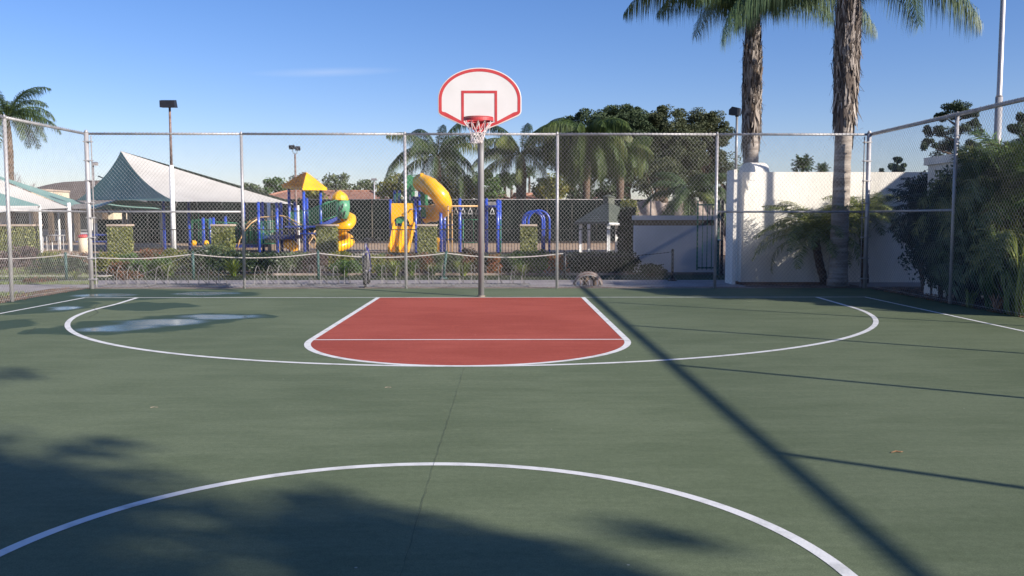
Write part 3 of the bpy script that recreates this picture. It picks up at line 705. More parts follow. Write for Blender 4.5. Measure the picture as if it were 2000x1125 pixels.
# taller stucco pier among the plants on the right
pd = 15.8; a = at(1868, 300, pd); b = at(1968, 300, pd)
pier = empty('stucco_pier', ((a.x+b.x)/2, pd+.6, 0), 'pale stucco pier top showing above the dark shrubs on the right', 'pier')
mb = MB(); mb.box((a.x+.03, pd+.03, -.05), (b.x-.03, pd+1.1, a.z-.14)); mb.build('pier_body', MT['stucco'], pier)
mb = MB(); mb.box((a.x-.03, pd-.04, a.z-.139), (b.x+.03, pd+1.16, a.z)); mb.build('pier_cap', MT['stucco'], pier)
# off-frame clubhouse that shades the corner
bld = empty('clubhouse', (16, 12.5, 0), 'white stucco clubhouse standing outside the right fence', 'building')
mb = MB(); mb.prism([(9.2, 0), (19.0, 0), (19.0, 5.0), (15.2, 3.6), (9.2, 3.5)], 'x', 13.4, 21); mb.build('wall', MT['stucco'], bld)
mb = MB(); mb.prism([(8.9, 3.52), (15.2, 3.63), (19.2, 5.1), (19.2, 5.42), (15.2, 3.96), (8.9, 3.8)], 'x', 13.2, 21.3); mb.build('roof', MT['tile'], bld)

# low grey block wall and green gate left of the white wall
LD = gr(1320, 531).y
x0, x1 = gx(1240, 480, LD), gx(1404, 480, LD)
z1 = at(1300, 421, LD).z
lw_o = empty('block_wall', ((x0+x1)/2, LD, 0), 'low bluish grey shaded wall with coping shade painted as a dark band', 'wall')
mb = MB(); mb.box((x0, LD, -.05), (x1, LD+.3, z1-.27)); mb.build('wall_panel', MT['stucco_grey'], lw_o)
mb = MB(); mb.box((x0+.02, LD+.03, z1-.269), (x1-.02, LD+.27, z1-.12)); mb.build('painted_shade_band', MT['bark'], lw_o)  # dark strip painting the shade under the coping
mb = MB(); mb.box((x0-.04, LD-.06, z1-.119), (x1+.04, LD+.34, z1)); mb.build('coping', MT['stucco_grey'], lw_o)
GD = 22.9
gate = empty('metal_gate', (gx(1385, 530, GD), GD, 0), 'dark green open bar gate in front of the low grey wall', 'gate')
for px in (1362, 1372, 1381, 1390):
    x = gx(px, 470, GD); mb = MB(); mb.tube([(x, GD, .12), (x, GD, at(px, 392 if px in (1362, ) else 400, GD).z)], .012 if px != 1362 else .022, 6); mb.build('bar', MT['greenbar'], gate)
for py in (400, 523):
    za = at(1380, py, GD).z; mb = MB(); mb.box((gx(1361, 470, GD), GD-.02, za-.02), (gx(1404, 470, GD), GD+.02, za+.02)); mb.build('cross_rail', MT['tealpost'], gate)
for px in (1403, 1410):
    x = gx(px, 470, GD-.4); mb = MB(); mb.box((x-.03, GD-.43, 0), (x+.03, GD-.37, at(px, 390, GD-.4).z)); mb.build('gate_post', MT['tealpost'] if px == 1403 else MT['black'], gate)
mb = MB(); mb.tube([(gx(1404, 468, GD-.45), GD-.45, at(1404, 468, GD).z), (gx(1404, 468, GD-.5)+.03, GD-.5, at(1404, 468, GD).z)], .02, 8); mb.build('latch', MT['silver'], gate)

# ------------------------------------------------------------------ lamp posts
def tapered(name, px, y0, D, segs, label, group=None):
    """segs: list of (py, radius, material)"""
    x = gx(px, y0, D); return x
def flood(mb, c_, w_, d_, h_, tilt=.35, rot=0):
    M_ = Matrix.Translation(Vector(c_)) @ Matrix.Rotation(rot, 4, 'Z') @ Matrix.Rotation(tilt, 4, 'X')
    pr = [(-d_, -h_*.9), (d_*.8, -h_), (d_, h_*.2), (d_*.3, h_), (-d_*.9, h_*.85)]
    vs = [M_ @ Vector((s*w_*(1 if j != 2 else .8), p[0], p[1])) for s in (-1, 1) for j, p in enumerate(pr)]
    n = len(pr); mb.add(vs, [tuple(range(n)), tuple(range(2*n-1, n-1, -1))]+[(i, n+i, n+(i+1) % n, (i+1) % n) for i in range(n)])
D_ = 35.8
t = empty('lamp_post', (gx(338, 450, D_), D_, 0), 'tall slim lamp post, white below and rusty above, beside the big shade canopy', 'lamp post')
x = gx(337, 400, D_); z0_ = at(337, 323, D_).z; ztop = at(333, 212, D_).z
mb = MB(); mb.tube([(x, D_, 0), (x, D_, z0_)], [.1, .085], 14); mb.build('lower_pole', MT['white'], t, True)
mb = MB(); mb.tube([(x, D_, z0_+.001), (x, D_, ztop+.1)], [.055, .042], 12); mb.build('upper_pole', MT['rust'], t, True)
mb = MB(); flood(mb, (x, D_-.1, ztop+.17), .29, .2, .15, .1); mb.build('lamp_head', MT['black'], t)
t = empty('lamp_post', (gx(576, 380, 47), 47, 0), 'lamp post with two small floodlights above the yellow tower roof', 'lamp post')
x = gx(577, 340, 47); zt2 = at(576, 297, 47).z
mb = MB(); mb.tube([(x, 47, 0), (x, 47, zt2-.1)], [.07, .045], 10); mb.build('pole', MT['rust'], t, True)
mb = MB(); mb.tube([(x-.12, 47, zt2+.15), (x-.1, 47, zt2-.06), (x+.1, 47, zt2-.06), (x+.12, 47, zt2+.12)], .022, 6); mb.build('yoke', MT['galv_dark'], t)
for s in (-1, 1):
    mb = MB(); flood(mb, (x+s*.15, 47, zt2+.22-.03*s), .13, .12, .11, .2, s*.2); mb.build('lamp_head', MT['black'], t)
t = empty('lamp_post', (gx(184, 400, 60), 60, 0), 'thin distant lamp post just right of the left corner fence post', 'lamp post')
x = gx(183.5, 360, 60); zt2 = at(184, 321, 60).z
mb = MB(); mb.tube([(x, 60, 0), (x, 60, zt2)], .05, 8); mb.build('pole', MT['galv_dark'], t, True)
mb = MB(); flood(mb, (x+.13, 60, zt2+.05), .16, .18, .1, .3, .6); mb.build('lamp_head', MT['galv_dark'], t)
t = empty('lamp_post', (gx(731, 400, 55), 55, 0), 'short thin distant lamp post left of the double slide', 'lamp post')
x = gx(731, 370, 55); zt2 = at(731, 352, 55).z
mb = MB(); mb.tube([(x, 55, 0), (x, 55, zt2)], .045, 8); mb.build('pole', MT['galv'], t, True)
mb = MB(); flood(mb, (x, 55, zt2+.05), .16, .15, .07, 0); mb.build('lamp_head', MT['galv_dark'], t)
t = empty('lamp_post', (gx(1437, 500, WD+.9), WD+.9, 0), 'grey lamp post with tilted black floodlight behind the white wall end', 'lamp post')
LP = WD+.9; x = gx(1438, 300, LP); zj = 2.2; zt2 = at(1438, 228, LP).z
mb = MB(); mb.tube([(x, LP, 0), (x, LP, zj)], .04, 12); mb.build('lower_pole', MT['polegrey'], t, True)
mb = MB(); mb.tube([(x, LP, zj+.001), (x, LP, zt2)], [.034, .028], 12); mb.build('upper_pole', MT['polegrey'], t, True)
mb = MB(); mb.tube([(x, LP, zt2), (x, LP, zt2+.08)], .04, 10); mb.build('knuckle', MT['black'], t, True)
mb = MB(); flood(mb, (x-.06, LP-.02, zt2+.12), .095, .11, .095, .15, .9); mb.build('lamp_head', MT['black'], t)
# flagpole like mast at the right edge
DM = 17.6
t = empty('flagpole', (gx(1950, 300, DM), DM, 0), 'tall smooth grey mast rising from the plants at the right edge', 'pole')
x = gx(1951, 200, DM); z1_ = at(1948, 190, DM).z
mb = MB(); mb.tube([(x, DM, 0), (x, DM, z1_)], .068, 16); mb.build('lower_section', MT['galv'], t, True)
mb = MB(); mb.tube([(x, DM, z1_+.001), (x, DM, z1_+.05), (x, DM, 9.5)], [.066, .05, .04], 16); mb.build('upper_section', MT['galv'], t, True)
mb = MB(); mb.lathe((x, DM, 9.5), [(.02, 0), (.07, .04), (.08, .09), (.05, .15), (.01, .18)], 12); mb.build('finial', MT['silver'], t, True)
# ------------------------------------------------------------------ rope barrier behind the court
RD = 21.2
def rope_post(px, ytop, ybot, label, m, dx=0, D=RD, base=False):
    x = gx(px, ybot, D); zt_ = at(px, ytop, D).z
    t = empty('rope_post', (x, D, 0), label, 'post', 'short posts that carry the sagging rope')
    mb = MB(); mb.tube([(x+dx*-1, D, 0), (x+dx*.0, D, zt_)], .032, 10); mb.build('pole', MT[m], t, True)
    mb = MB(); mb.tube([(x, D, zt_-.001), (x, D, zt_+.035)], [.036, .02], 10); mb.build('cap', MT[m], t, True)
    if base: mb = MB(); mb.tube([(x+dx*-1, D, 0), (x+dx*-1, D, .045)], [.11, .09], 12); mb.build('base_plate', MT[m], t, True)
    return Vector((x, D, zt_-.03))
tops = [rope_post(-118, 494, 552, 'green rope post just outside the left edge', 'tealpost'),
        rope_post(130, 495, 551, 'green rope post seen through the left side fence', 'tealpost'),
        rope_post(378, 494, 547, 'green rope post left of the clump of yellow green strap leaves', 'tealpost'),
        rope_post(622, 492, 547, 'green rope post below the ivy column beside the spiral slide', 'tealpost'),
        rope_post(872, 492, 545, 'leaning green rope post behind the rack, right of the middle fence post', 'tealpost', dx=.08, base=True),
        rope_post(1103, 492, 553, 'dark rope post among orange leaves near the tall fence post', 'black')]
tr = rope_post(1313, 489, 546, 'black rope post on a round base before the grey wall', 'black', base=True, D=20.6)
for i, (a, b) in enumerate(zip(tops[:-1], tops[1:])):
    mb = MB(); sag = .1
    mb.tube([a.lerp(b, q/14)-Vector((0, 0, sag*4*(q/14)*(1-q/14))) for q in range(15)], .014, 6)
    tag(mb.build('rope', MT['rope'], loc=a), ['off white rope at the left edge behind the side fence', 'off white rope crossing behind the left corner fence post', 'off white rope sagging above the yellow green strap leaves', 'off white rope sagging left and right of the parked bicycle', 'off white rope sagging past the basketball pole'][i], 'rope', 'sagging ropes of the barrier')
mb = MB(); a = tops[-1]; b = tr
n_ = 60
for q in range(n_):
    p = a.lerp(b, (q+.5)/n_)-Vector((0, 0, .35*4*.25*4*((q+.5)/n_)*(1-(q+.5)/n_)*.25)); mb.cbox(p, (.018, .006, .011) if q % 2 else (.018, .011, .006))
tag(mb.build('chain', MT['black'], loc=a), 'dark chain hanging in front of the dark hedge and grey wall', 'chain')

# ------------------------------------------------------------------ bike racks
RKD = 19.0
def bike_rack(px0, px1, style, label):
    x0 = gx(px0, 555, RKD); x1 = gx(px1, 555, RKD)
    t = empty('bike_rack', ((x0+x1)/2, RKD, 0), label, 'bike rack', 'low metal bike racks behind the back fence')
    mb = MB()
    for yy in (-.16, .2): mb.tube([(x0-.04, RKD+yy, .03), (x1+.04, RKD+yy, .03)], .016, 6)
    for xx in (x0-.04, x1+.04): mb.tube([(xx, RKD-.16, .03), (xx, RKD+.2, .03)], .014, 6)
    mb.build('base_frame', MT['rackm'], t)
    n = max(2, round((x1-x0)/.245)); 
    for i in range(n):
        c_ = x0+(i+.5)*(x1-x0)/n; lean = R.uniform(-.02, .02) + (.06 if style == 2 and i > n-3 else 0); h = .44+R.uniform(-.015, .02)
        mb = MB(); w_ = .036 if style != 1 else .038
        if style == 1:   # pointed
            pts = [(c_-w_, RKD-.15, .03), (c_-w_+lean, RKD-.1, h*.72), (c_-w_*.5+lean, RKD-.06, h*.93), (c_+lean, RKD-.04, h), (c_+w_*.5+lean, RKD-.02, h*.93), (c_+w_+lean, RKD+.02, h*.72), (c_+w_, RKD+.18, .03)]
        else:
            pts = [(c_-w_, RKD-.15, .03), (c_-w_+lean*.6, RKD-.09, h*.8), (c_-w_*.8+lean, RKD-.06, h*.96), (c_-w_*.3+lean, RKD-.05, h), (c_+w_*.3+lean, RKD-.05, h), (c_+w_*.8+lean, RKD-.04, h*.96), (c_+w_+lean*.6, RKD-.0, h*.8), (c_+w_, RKD+.19, .03)]
        mb.tube(pts, .0055, 6)
        mb.tube([(c_-w_, RKD-.15, .03), (c_-w_+.01, RKD+.02, .17), (c_+w_, RKD+.19, .04)], .007, 5)
        mb.build('hoop', MT['rackm'], t)
    return t
bike_rack(205, 288, 1, 'bike rack nearest the left corner fence post')
bike_rack(300, 372, 1, 'bike rack of pointed hoops left of the yellow green strap leaves')
bike_rack(385, 445, 1, 'bike rack in front of the yellow green strap leaves')
bike_rack(492, 585, 1, 'bike rack just right of the second back fence post')
bike_rack(598, 690, 0, 'bike rack immediately left of the parked bicycle')
bike_rack(738, 790, 0, 'bike rack between the bicycle and the middle fence post')
bike_rack(803, 880, 0, 'bike rack just right of the middle fence post')
bike_rack(890, 958, 0, 'bike rack directly behind the basketball pole')
bike_rack(966, 1032, 2, 'bike rack farthest right with its last hoops leaning over')

# bicycle seen from the front
BX, BY = gx(717, 557, 19.15), 19.15
bk = empty('bicycle', (BX, BY, 0), 'dark blue bicycle with silver fork standing front on in the bike rack', 'bicycle')
def wheel(yc, hub_name):
    t = empty('wheel', (BX, yc, .34), None, None); t.parent = bk; t.location = Vector((0, yc-BY, .34)); WL[t.name] = Vector((BX, yc, .34))
    mb = MB(); mb.tube([(BX, yc+.315*cos(a), .34+.315*sin(a)) for a in [2*pi*i/36 for i in range(36)]], .03, 8, closed=True); mb.build('tyre', MT['rubber'], t, True)
    mb = MB(); mb.tube([(BX, yc+.285*cos(a), .34+.285*sin(a)) for a in [2*pi*i/36 for i in range(36)]], .011, 6, closed=True)
    for i in range(24):
        a = 2*pi*i/24; mb.tube([(BX+(.03 if i % 2 else -.03), yc, .34), (BX, yc+.28*cos(a), .34+.28*sin(a))], .0012, 3, cap=False)
    mb.tube([(BX-.05, yc, .34), (BX+.05, yc, .34)], .018, 8); mb.build('rim', MT['galv_dark'], t, True)
wheel(BY-.5, 'f'); wheel(BY+.54, 'r')
yf = BY-.5
mb = MB()
for s in (-1, 1): mb.tube([(BX+s*.05, yf, .34), (BX+s*.052, yf+.1, .68), (BX+s*.03, yf+.13, .75)], [.012, .017, .017], 8)
mb.tube([(BX-.055, yf+.12, .73), (BX+.055, yf+.12, .73)], .02, 8); mb.tube([(BX, yf+.13, .74), (BX, yf+.19, .96)], .019, 8)
mb.build('fork', MT['galv_dark'], bk, True)
mb = MB(); hd = (BX, yf+.16, .84); bbk = (BX, BY+.1, .3); st = (BX, BY+.26, .8)
mb.tube([(BX, yf+.15, .76), (BX, yf+.18, .9)], .025, 10); mb.tube([hd, st], .018, 8); mb.tube([(BX, yf+.15, .78), bbk], .022, 8); mb.tube([bbk, st], .018, 8)
for s in (-1, 1):
    mb.tube([(BX+s*.03, BY+.13, .3), (BX+s*.055, BY+.54, .34)], .011, 6); mb.tube([(BX+s*.02, BY+.25, .78), (BX+s*.055, BY+.54, .34)], .009, 6)
mb.build('frame', MT['purpleframe'], bk, True)
mb = MB(); hz_ = .99
mb.tube([(BX-.31, yf+.26, hz_+.03), (BX-.24, yf+.22, hz_+.02), (BX-.1, yf+.16, hz_-.03), (BX, yf+.15, hz_-.04), (BX+.1, yf+.16, hz_-.03), (BX+.24, yf+.22, hz_+.02), (BX+.31, yf+.26, hz_+.03)], .012, 8)
mb.tube([(BX, yf+.19, .94), (BX, yf+.14, hz_-.04)], .018, 8); hb = mb.build('handlebar', MT['black'], bk, True)
mb = MB()
for s in (-1, 1):
    mb.tube([(BX+s*.3, yf+.255, hz_+.03), (BX+s*.18, yf+.19, hz_+.005)], .018, 8)
    mb.tube([(BX+s*.19, yf+.18, hz_), (BX+s*.27, yf+.17, hz_-.02)], .006, 5)
mb.build('grips', MT['rubber'], hb, True)
mb = MB(); mb.tube([(BX, BY+.25, .78), (BX, BY+.29, .95)], .013, 8)
mb.lathe((BX, BY+.3, .95), [(.02, 0), (.07, .02), (.08, .045), (.05, .06), (.01, .065)], 12); mb.build('saddle', MT['black'], bk, True)
mb = MB()
for s in (-1, 1): mb.tube([(BX, BY+.1, .3), (BX+s*.08, BY+.1, .3), (BX+s*.085, BY+.1+s*.06, .3-s*.15)], .009, 6); mb.cbox((BX+s*.13, BY+.1+s*.06, .3-s*.15), (.045, .03, .01))
mb.lathe((BX+.06, BY+.1, .3), [(.001, -.09), (.001, .09)], 3); mb.build('pedals', MT['black'], bk)

bk.rotation_euler.z = radians(4.5)
# half-round dome of curved metal pipes on the walk
dc = gr(1150, 563); dy = 18.95
dm = empty('pipe_dome', (gx(1150, 560, dy), dy, 0), 'low half round cluster of bent metal hoops lying on the sidewalk', 'metal hoops')
cx0 = gx(1150, 560, dy)
for i in range(9):
    q = (i-4)/4; mb = MB(); sgn = 1 if q > 0 else -1
    # arcs fanned from the centre
    w_ = .3-.0*abs(q); 
    pts = []
    for k in range(13):
        a = pi*k/12; rr = .31
        pts.append((cx0-.02+rr*cos(a)*(1-.12*abs(q)), dy+q*.14-abs(cos(a))*.05*q, rr*.93*sin(a)*(1-.22*abs(q))+.015))
    mb.tube(pts, .014, 6); mb.build('bent_pipe', MT['rust'] if i % 3 else MT['rackm'], dm, True)
for s in (-1, 1):
    for k in range(4):
        mb = MB(); pts = [(cx0+s*(.03+.055*k), dy-.16, .015), (cx0+s*(.035+.05*k), dy-.15, .17-.02*k), (cx0+s*(.06+.045*k), dy-.1, .24-.028*k), (cx0+s*(.12+.04*k), dy, .27-.03*k)]
        mb.tube(pts, .012, 6); mb.build('rib', MT['rust'], dm, True)
mb = MB(); mb.tube([(cx0-.1, dy-.17, .02), (cx0-.085, dy-.15, .12), (cx0-.03, dy-.15, .19)], .04, 8); mb.tube([(cx0+.11, dy-.17, .02), (cx0+.1, dy-.15, .14), (cx0+.04, dy-.14, .2)], .045, 8); mb.build('thick_hoops', MT['trunk_dark'], dm, True)

# ------------------------------------------------------------------ shrubs, strap plants
def shrub(px0, px1, ytop, D, m, label, size=.07, n=900, depth=None, kind='shrub', name='shrub', zb=0, fill='leafd', cl=9):
    rnd = random.Random(int(px0*7+ytop))
    if name == 'shrub' and D < 26: ytop -= 5; D -= .5
    xa, xb = gx(px0, 520, D), gx(px1, 520, D); zt_ = at((px0+px1)/2, ytop, D).z; w_ = (xb-xa)/2; c_ = (xa+xb)/2
    d_ = depth or min(w_, .7)
    t = empty(name, (c_, D, zb), label, kind)
    mb = MB(); h = zt_-zb
    n = int(n*1.5)
    for _ in range(n//2):
        u, v = rnd.uniform(-1, 1), rnd.uniform(-1, 1); zq = rnd.random()**.9; ed = (1-.25*zq*zq)
        if (abs(u)**3+abs(v)**3) > 1: continue
        leafcloud(mb, (c_+u*w_*ed, D+v*d_*ed, zb+zq*h*.92), (size*.6,)*3, 1, size, rnd, 0)
    for k in range(cl):
        u = rnd.uniform(-1, 1); v = rnd.uniform(-1, 1); zz = rnd.uniform(.25, .82)
        rr = rnd.uniform(.22, .36)*min(w_, h)
        leafcloud(mb, (c_+u*(w_-rr*.6), D+v*(d_-rr*.5)*.8-.1*d_, zb+h*zz), (rr*1.3, rr*1.1, rr), n//cl, size, rnd, .25)
    mb.build('leaves', MT[m], t)
    mb = MB()
    for k in range(7):
        a = rnd.uniform(0, 6.28); mb.tube([(c_+.05*cos(a), D+.05*sin(a), zb-.02), (c_+w_*.35*cos(a), D+d_*.35*sin(a), zb+h*.4), (c_+w_*.6*cos(a), D+d_*.5*sin(a), zb+h*.75)], [.018, .012, .005], 5)
    mb.build('stems', MT['bark'], t)
    return t
def strap(px, ytop, D, h, sp, n, m, label, w_=.03, name='strap_leaf_plant'):
    rnd = random.Random(int(px*3+1)); x = gx(px, 540, D)
    mb = MB(); blades(mb, (x, D, 0), n, h, sp, w_, rnd)
    return tag(mb.build(name, MT[m], loc=(x, D, 0)), label, 'plant')
# near row (D~22-24)
shrub(-60, 22, 492, 25.5, 'leafp', 'purplish shrub at the left edge under the rope', .09)
shrub(20, 75, 478, 27, 'leafp', 'taller purplish shrub left of the white sail post', .09)
shrub(78, 122, 492, 25.5, 'leafy', 'small yellowish shrub behind the left side fence', .07)
shrub(118, 172, 496, 24.8, 'leafr', 'reddish shrub just left of the corner fence post', .07)
shrub(60, 170, 508, 24, 'leafd', 'dark low shrub behind the rope post at the left side fence', .08, 1200)
shrub(188, 232, 494, 24, 'leafy', 'olive shrub right of the corner fence post', .07)
shrub(212, 262, 516, 23.6, 'leafr', 'brown low shrub in front of the leftmost big ivy column', .07)
shrub(252, 300, 512, 23.4, 'leafm', 'bright green shrub with lime tips left of the first rope sag', .07)
shrub(264, 322, 487, 25, 'leafr', 'rust coloured shrub behind the bright green shrubs', .06)
shrub(296, 340, 508, 23.4, 'leafm', 'fresh green grassy shrub beside the dark shaded gap', .07)
shrub(318, 372, 488, 25, 'leafy', 'golden green shrub between the white lamp post and the rope post', .06)
shrub(345, 480, 492, 23.9, 'leafd', 'wide dark green hedge shrub before the second ivy column', .07, 2400, .7, cl=16)
shrub(388, 452, 478, 25.5, 'leafg', 'olive shrub reaching up the second ivy column', .06)
shrub(478, 560, 497, 24, 'leafd', 'dark shrub below the blue posts of the play tower', .07, 1500, cl=12)
shrub(540, 606, 494, 24.3, 'leafg', 'grey green shrub under the middle of the rope', .06, 1300, cl=12)
shrub(590, 640, 497, 24.0, 'leafp', 'pinkish dry shrub left of the spiral slide column', .06, 1100)
shrub(636, 692, 493, 24.4, 'leafy', 'yellow green shrub at the foot of the spiral slide column', .06, 1300, cl=12)
shrub(650, 706, 512, 23.6, 'leafm', 'green rounded shrub just left of the bicycle', .07, 1200)
shrub(700, 760, 500, 24.2, 'leafy', 'mottled yellow green shrub directly behind the bicycle', .06, 1300)
shrub(750, 800, 500, 24.4, 'leafr', 'reddish low shrub below the double slide', .06, 1100)
shrub(798, 852, 497, 24.0, 'leafr', 'dark red brown shrub below the third ivy column', .06, 1400, cl=12)
shrub(848, 905, 497, 24.3, 'leafg', 'olive shrub behind the leaning rope post', .06, 1300)
shrub(890, 945, 496, 24.3, 'leafr', 'orange tinged shrub left of the basketball pole', .06, 1300)
shrub(900, 932, 482, 27, 'leafr', 'upright dull red shrub behind the others near the basketball pole', .07, 800)
shrub(943, 1000, 506, 24.6, 'leafd', 'black green shrub right of the basketball pole', .07, 1300)
shrub(951, 979, 499, 23.6, 'leafo', 'small bright orange flowering shrub right of the basketball pole', .055, 900)
shrub(998, 1066, 492, 23.6, 'leafm', 'leafy green shrub spilling from the foot of the fifth ivy column', .07, 1700, cl=14)
shrub(1060, 1112, 499, 24, 'leafo', 'orange tinged shrub just left of the fourth tall fence post', .06, 1100)
shrub(1100, 1245, 493, 24.0, 'leafdd', 'long clipped hedge before the gazebo, shade painted black green into its leaves', .08, 4200, .8, cl=30, kind='hedge', name='hedge')
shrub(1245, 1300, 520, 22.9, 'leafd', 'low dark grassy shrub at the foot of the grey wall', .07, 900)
shrub(1208, 1241, 396, 25.5, 'leafdd', 'tall narrow hedge column left of the grey wall, its shade painted black green', .09, 9000, .55, cl=34, kind='hedge', name='hedge')
shrub(1209, 1246, 388, 26.2, 'leafy', 'yellowish leafy top behind the tall dark hedge column', .08, 900, zb=1.5)
strap(456, 520, 22.3, .62, .45, 120, 'strapy', 'bright yellow green strap leaf plant by the second tall fence post', .035)
strap(256, 510, 22.9, .6, .5, 110, 'strap', 'green strap leaf plant in front of the leftmost big ivy column')
strap(312, 510, 22.8, .6, .45, 110, 'strap', 'fine green strap leaf plant right of the lime tipped shrub')
strap(772, 505, 22.4, .6, .5, 130, 'strapy', 'lime strap leaf plant left of the middle fence post')
strap(803, 505, 22.6, .62, .5, 130, 'strap', 'deep green strap leaf plant right of the middle fence post')
strap(742, 515, 22.3, .5, .4, 90, 'strap', 'short green strap leaf plant just right of the bicycle')
strap(905, 515, 22.3, .55, .55, 140, 'strapy', 'spreading lime strap leaf plant left of the basketball pole')
shrub(186, 560, 494, 25.6, 'leafm', 'long low clipped green hedge behind the mixed shrubs, left half', .07, 7000, .5, cl=30, kind='hedge', name='hedge')
shrub(552, 1110, 495, 25.6, 'leafg', 'long low olive hedge behind the mixed shrubs, right half', .07, 9000, .5, cl=36, kind='hedge', name='hedge')
strap(330, 512, 22.5, .5, .45, 90, 'strapy', 'lime strap leaf plant under the first rope sag')
strap(675, 512, 22.6, .5, .45, 100, 'strap', 'mid green strap leaf plant left of the bicycle wheel')
strap(846, 514, 22.8, .45, .5, 90, 'strap', 'dark strap leaf plant between the middle fence post and the leaning rope post')
strap(1022, 512, 22.7, .5, .5, 100, 'strapy', 'yellowish strap leaf plant under the rightmost ivy column')
strap(147, 540, 21.3, .28, .32, 70, 'strapy', 'small yellowish tuft at the foot of the left rope post')
shrub(44, 108, 548, 20.6, 'leafr', 'flat reddish ground shrub on the lawn behind the side fence', .05, 700, kind='shrub')
shrub(219, 272, 534, 21.6, 'leafr', 'low brown creeping shrub behind the leftmost bike rack', .05, 700)

# grass blades on the lawn seen through the left fence
mb = MB(); rg = random.Random(5)
for _ in range(9000):
    px = rg.uniform(-40, 190); py = rg.choice([rg.uniform(523, 545), rg.uniform(550, 556), rg.uniform(571, 600)])
    p = gr(px, py)
    if p.x > XL-.35 and p.y < YF+.4: continue
    if p.x > XL-.9 and p.y < 18.4 and rg.random() < .7: continue
    h = rg.uniform(.02, .055); a = rg.uniform(0, 6.28); d = Vector((cos(a), sin(a), 0))
    mb.add([p+d*.008, p-d*.008, p+Vector((d.y, d.x, 0))*.02+Vector((0, 0, h))], [(0, 1, 2)])
tag(mb.build('lawn_grass', mat('grass_blades', (.07,.1,.03), (.2,.24,.08), island=True, rough=.7), loc=(0, 0, -.01)), 'short sunlit lawn grass beyond the left fence', 'grass', kind='stuff')
# leaf litter by fences
def litter(n, fn, name, label, size=(.02, .06)):
    mb = MB()
    for _ in range(n):
        x, y = fn(); s = R.uniform(*size); a = R.uniform(0, 6.28); p = Vector((x, y, R.uniform(.002, .03)))
        u = Vector((cos(a), sin(a), R.uniform(-.35, .35)))*s; v_ = Vector((-sin(a), cos(a), R.uniform(-.35, .35)))*s*.35
        mb.add([p-u, p-v_, p+u, p+v_], [(0, 1, 2, 3)])
    tag(mb.build(name, MT['dry']), label, 'fallen leaves', kind='stuff')
litter(5200, lambda: (R.uniform(XR+.0, XR+1.6), R.uniform(9, 18)), 'fallen_leaves', 'dry brown leaves heaped along the right fence')
litter(1500, lambda: (R.uniform(XL-.75, XL-.02), R.uniform(12, 18.6)), 'fallen_leaves', 'brown leaf litter along the foot of the left fence', (.012, .035))
litter(900, lambda: (R.uniform(XL, XR), YF+abs(R.gauss(0, .16))+.03), 'fallen_leaves', 'small dry debris along the foot of the back fence', (.008, .025))
# few bits on the court
for i, (px, py, lab) in enumerate([(1750, 884, 'curled yellowish dead leaf on the green court at right'), (300, 796, 'pale thin twig on the green court at left'), (757, 757, 'tiny pale twig on the court below the three point line')]):
    p = gr(px, py); mb = MB(); kq = 1 if i == 0 else .6
    mb.tube([p+Vector((-.035, -.01, .004))*kq, p+Vector((0, .006, .008))*kq, p+Vector((.03, .0, .005))*kq, p+Vector((.05, .012, .004))*kq], [.002, .005 if i == 0 else .0015, .004 if i == 0 else .0012, .001], 5)
    tag(mb.build('twig', MT['dry'] if i == 0 else MT['capstone'], loc=p), lab, 'twig')

# ------------------------------------------------------------------ ivy columns and iron fence
FD = 34.7
cols = [(36, 74, 'ivy covered column behind the left side fence'), (236, 36, 'ivy covered column just right of the left corner fence post'), (437, 36, 'ivy covered column below the right edge of the big shade canopy'),
        (640, 36, 'ivy covered column below the spiral slide'), (835, 35, 'ivy covered column below the curved tube slide'), (1032, 31, 'ivy covered column in front of the blue arch climber')]
for (px, wpx, lab) in cols:
    w_ = wpx/(F_PX/FD)/2; x = gx(px, 470, FD-.4); rnd = random.Random(px); zt_ = at(px, 438, FD-.4).z; y = FD-.4
    t = empty('ivy_column', (x, y, 0), lab, 'column', 'ivy covered columns along the playground fence')
    mb = MB(); mb.box((x-w_+.06, y-.3, 0), (x+w_-.06, y+.3, zt_-.07)); mb.build('column_body', MT['bark'], t)
    mb = MB(); mb.box((x-w_-.02, y-.38, zt_-.069), (x+w_+.02, y+.38, zt_)); mb.build('cap', MT['capstone'], t)
    mb = MB()
    for _ in range(3400):
        f_ = rnd.random(); z = rnd.uniform(.02, zt_-.07); e = rnd.uniform(-.025, .045)
        if f_ < .6: p = Vector((rnd.uniform(x-w_, x+w_), y-.31-e, z)); nn = Vector((0, -1, 0))
        elif f_ < .8: p = Vector((x+w_-.05+e, rnd.uniform(y-.33, y+.33), z)); nn = Vector((1, 0, 0))
        else: p = Vector((x-w_+.05-e, rnd.uniform(y-.33, y+.33), z)); nn = Vector((-1, 0, 0))
        nn = (nn+Vector((rnd.gauss(0, .45), rnd.gauss(0, .45), rnd.gauss(.2, .45)))).normalized(); u = nn.cross(Vector((rnd.gauss(0, 1), rnd.gauss(0, 1), rnd.gauss(0, 1)))).normalized(); v_ = nn.cross(u); s = rnd.uniform(.03, .06)
        mb.add([p-u*s, p-v_*s*.8, p+u*s, p+v_*s*.8], [(0, 1, 2, 3)])
    mb.build('ivy', MT['ivy'], t)
zr, zb_r = at(900, 447.5, FD).z, at(900, 494, FD).z
fi = empty('iron_fence', (0, FD, 0), 'low black picket fence along the playground between the ivy columns', 'fence')
ex = [-14.5]+[gx(c[0], 470, FD) for c in cols if c[0] > 100]+[gx(1240, 470, FD)]
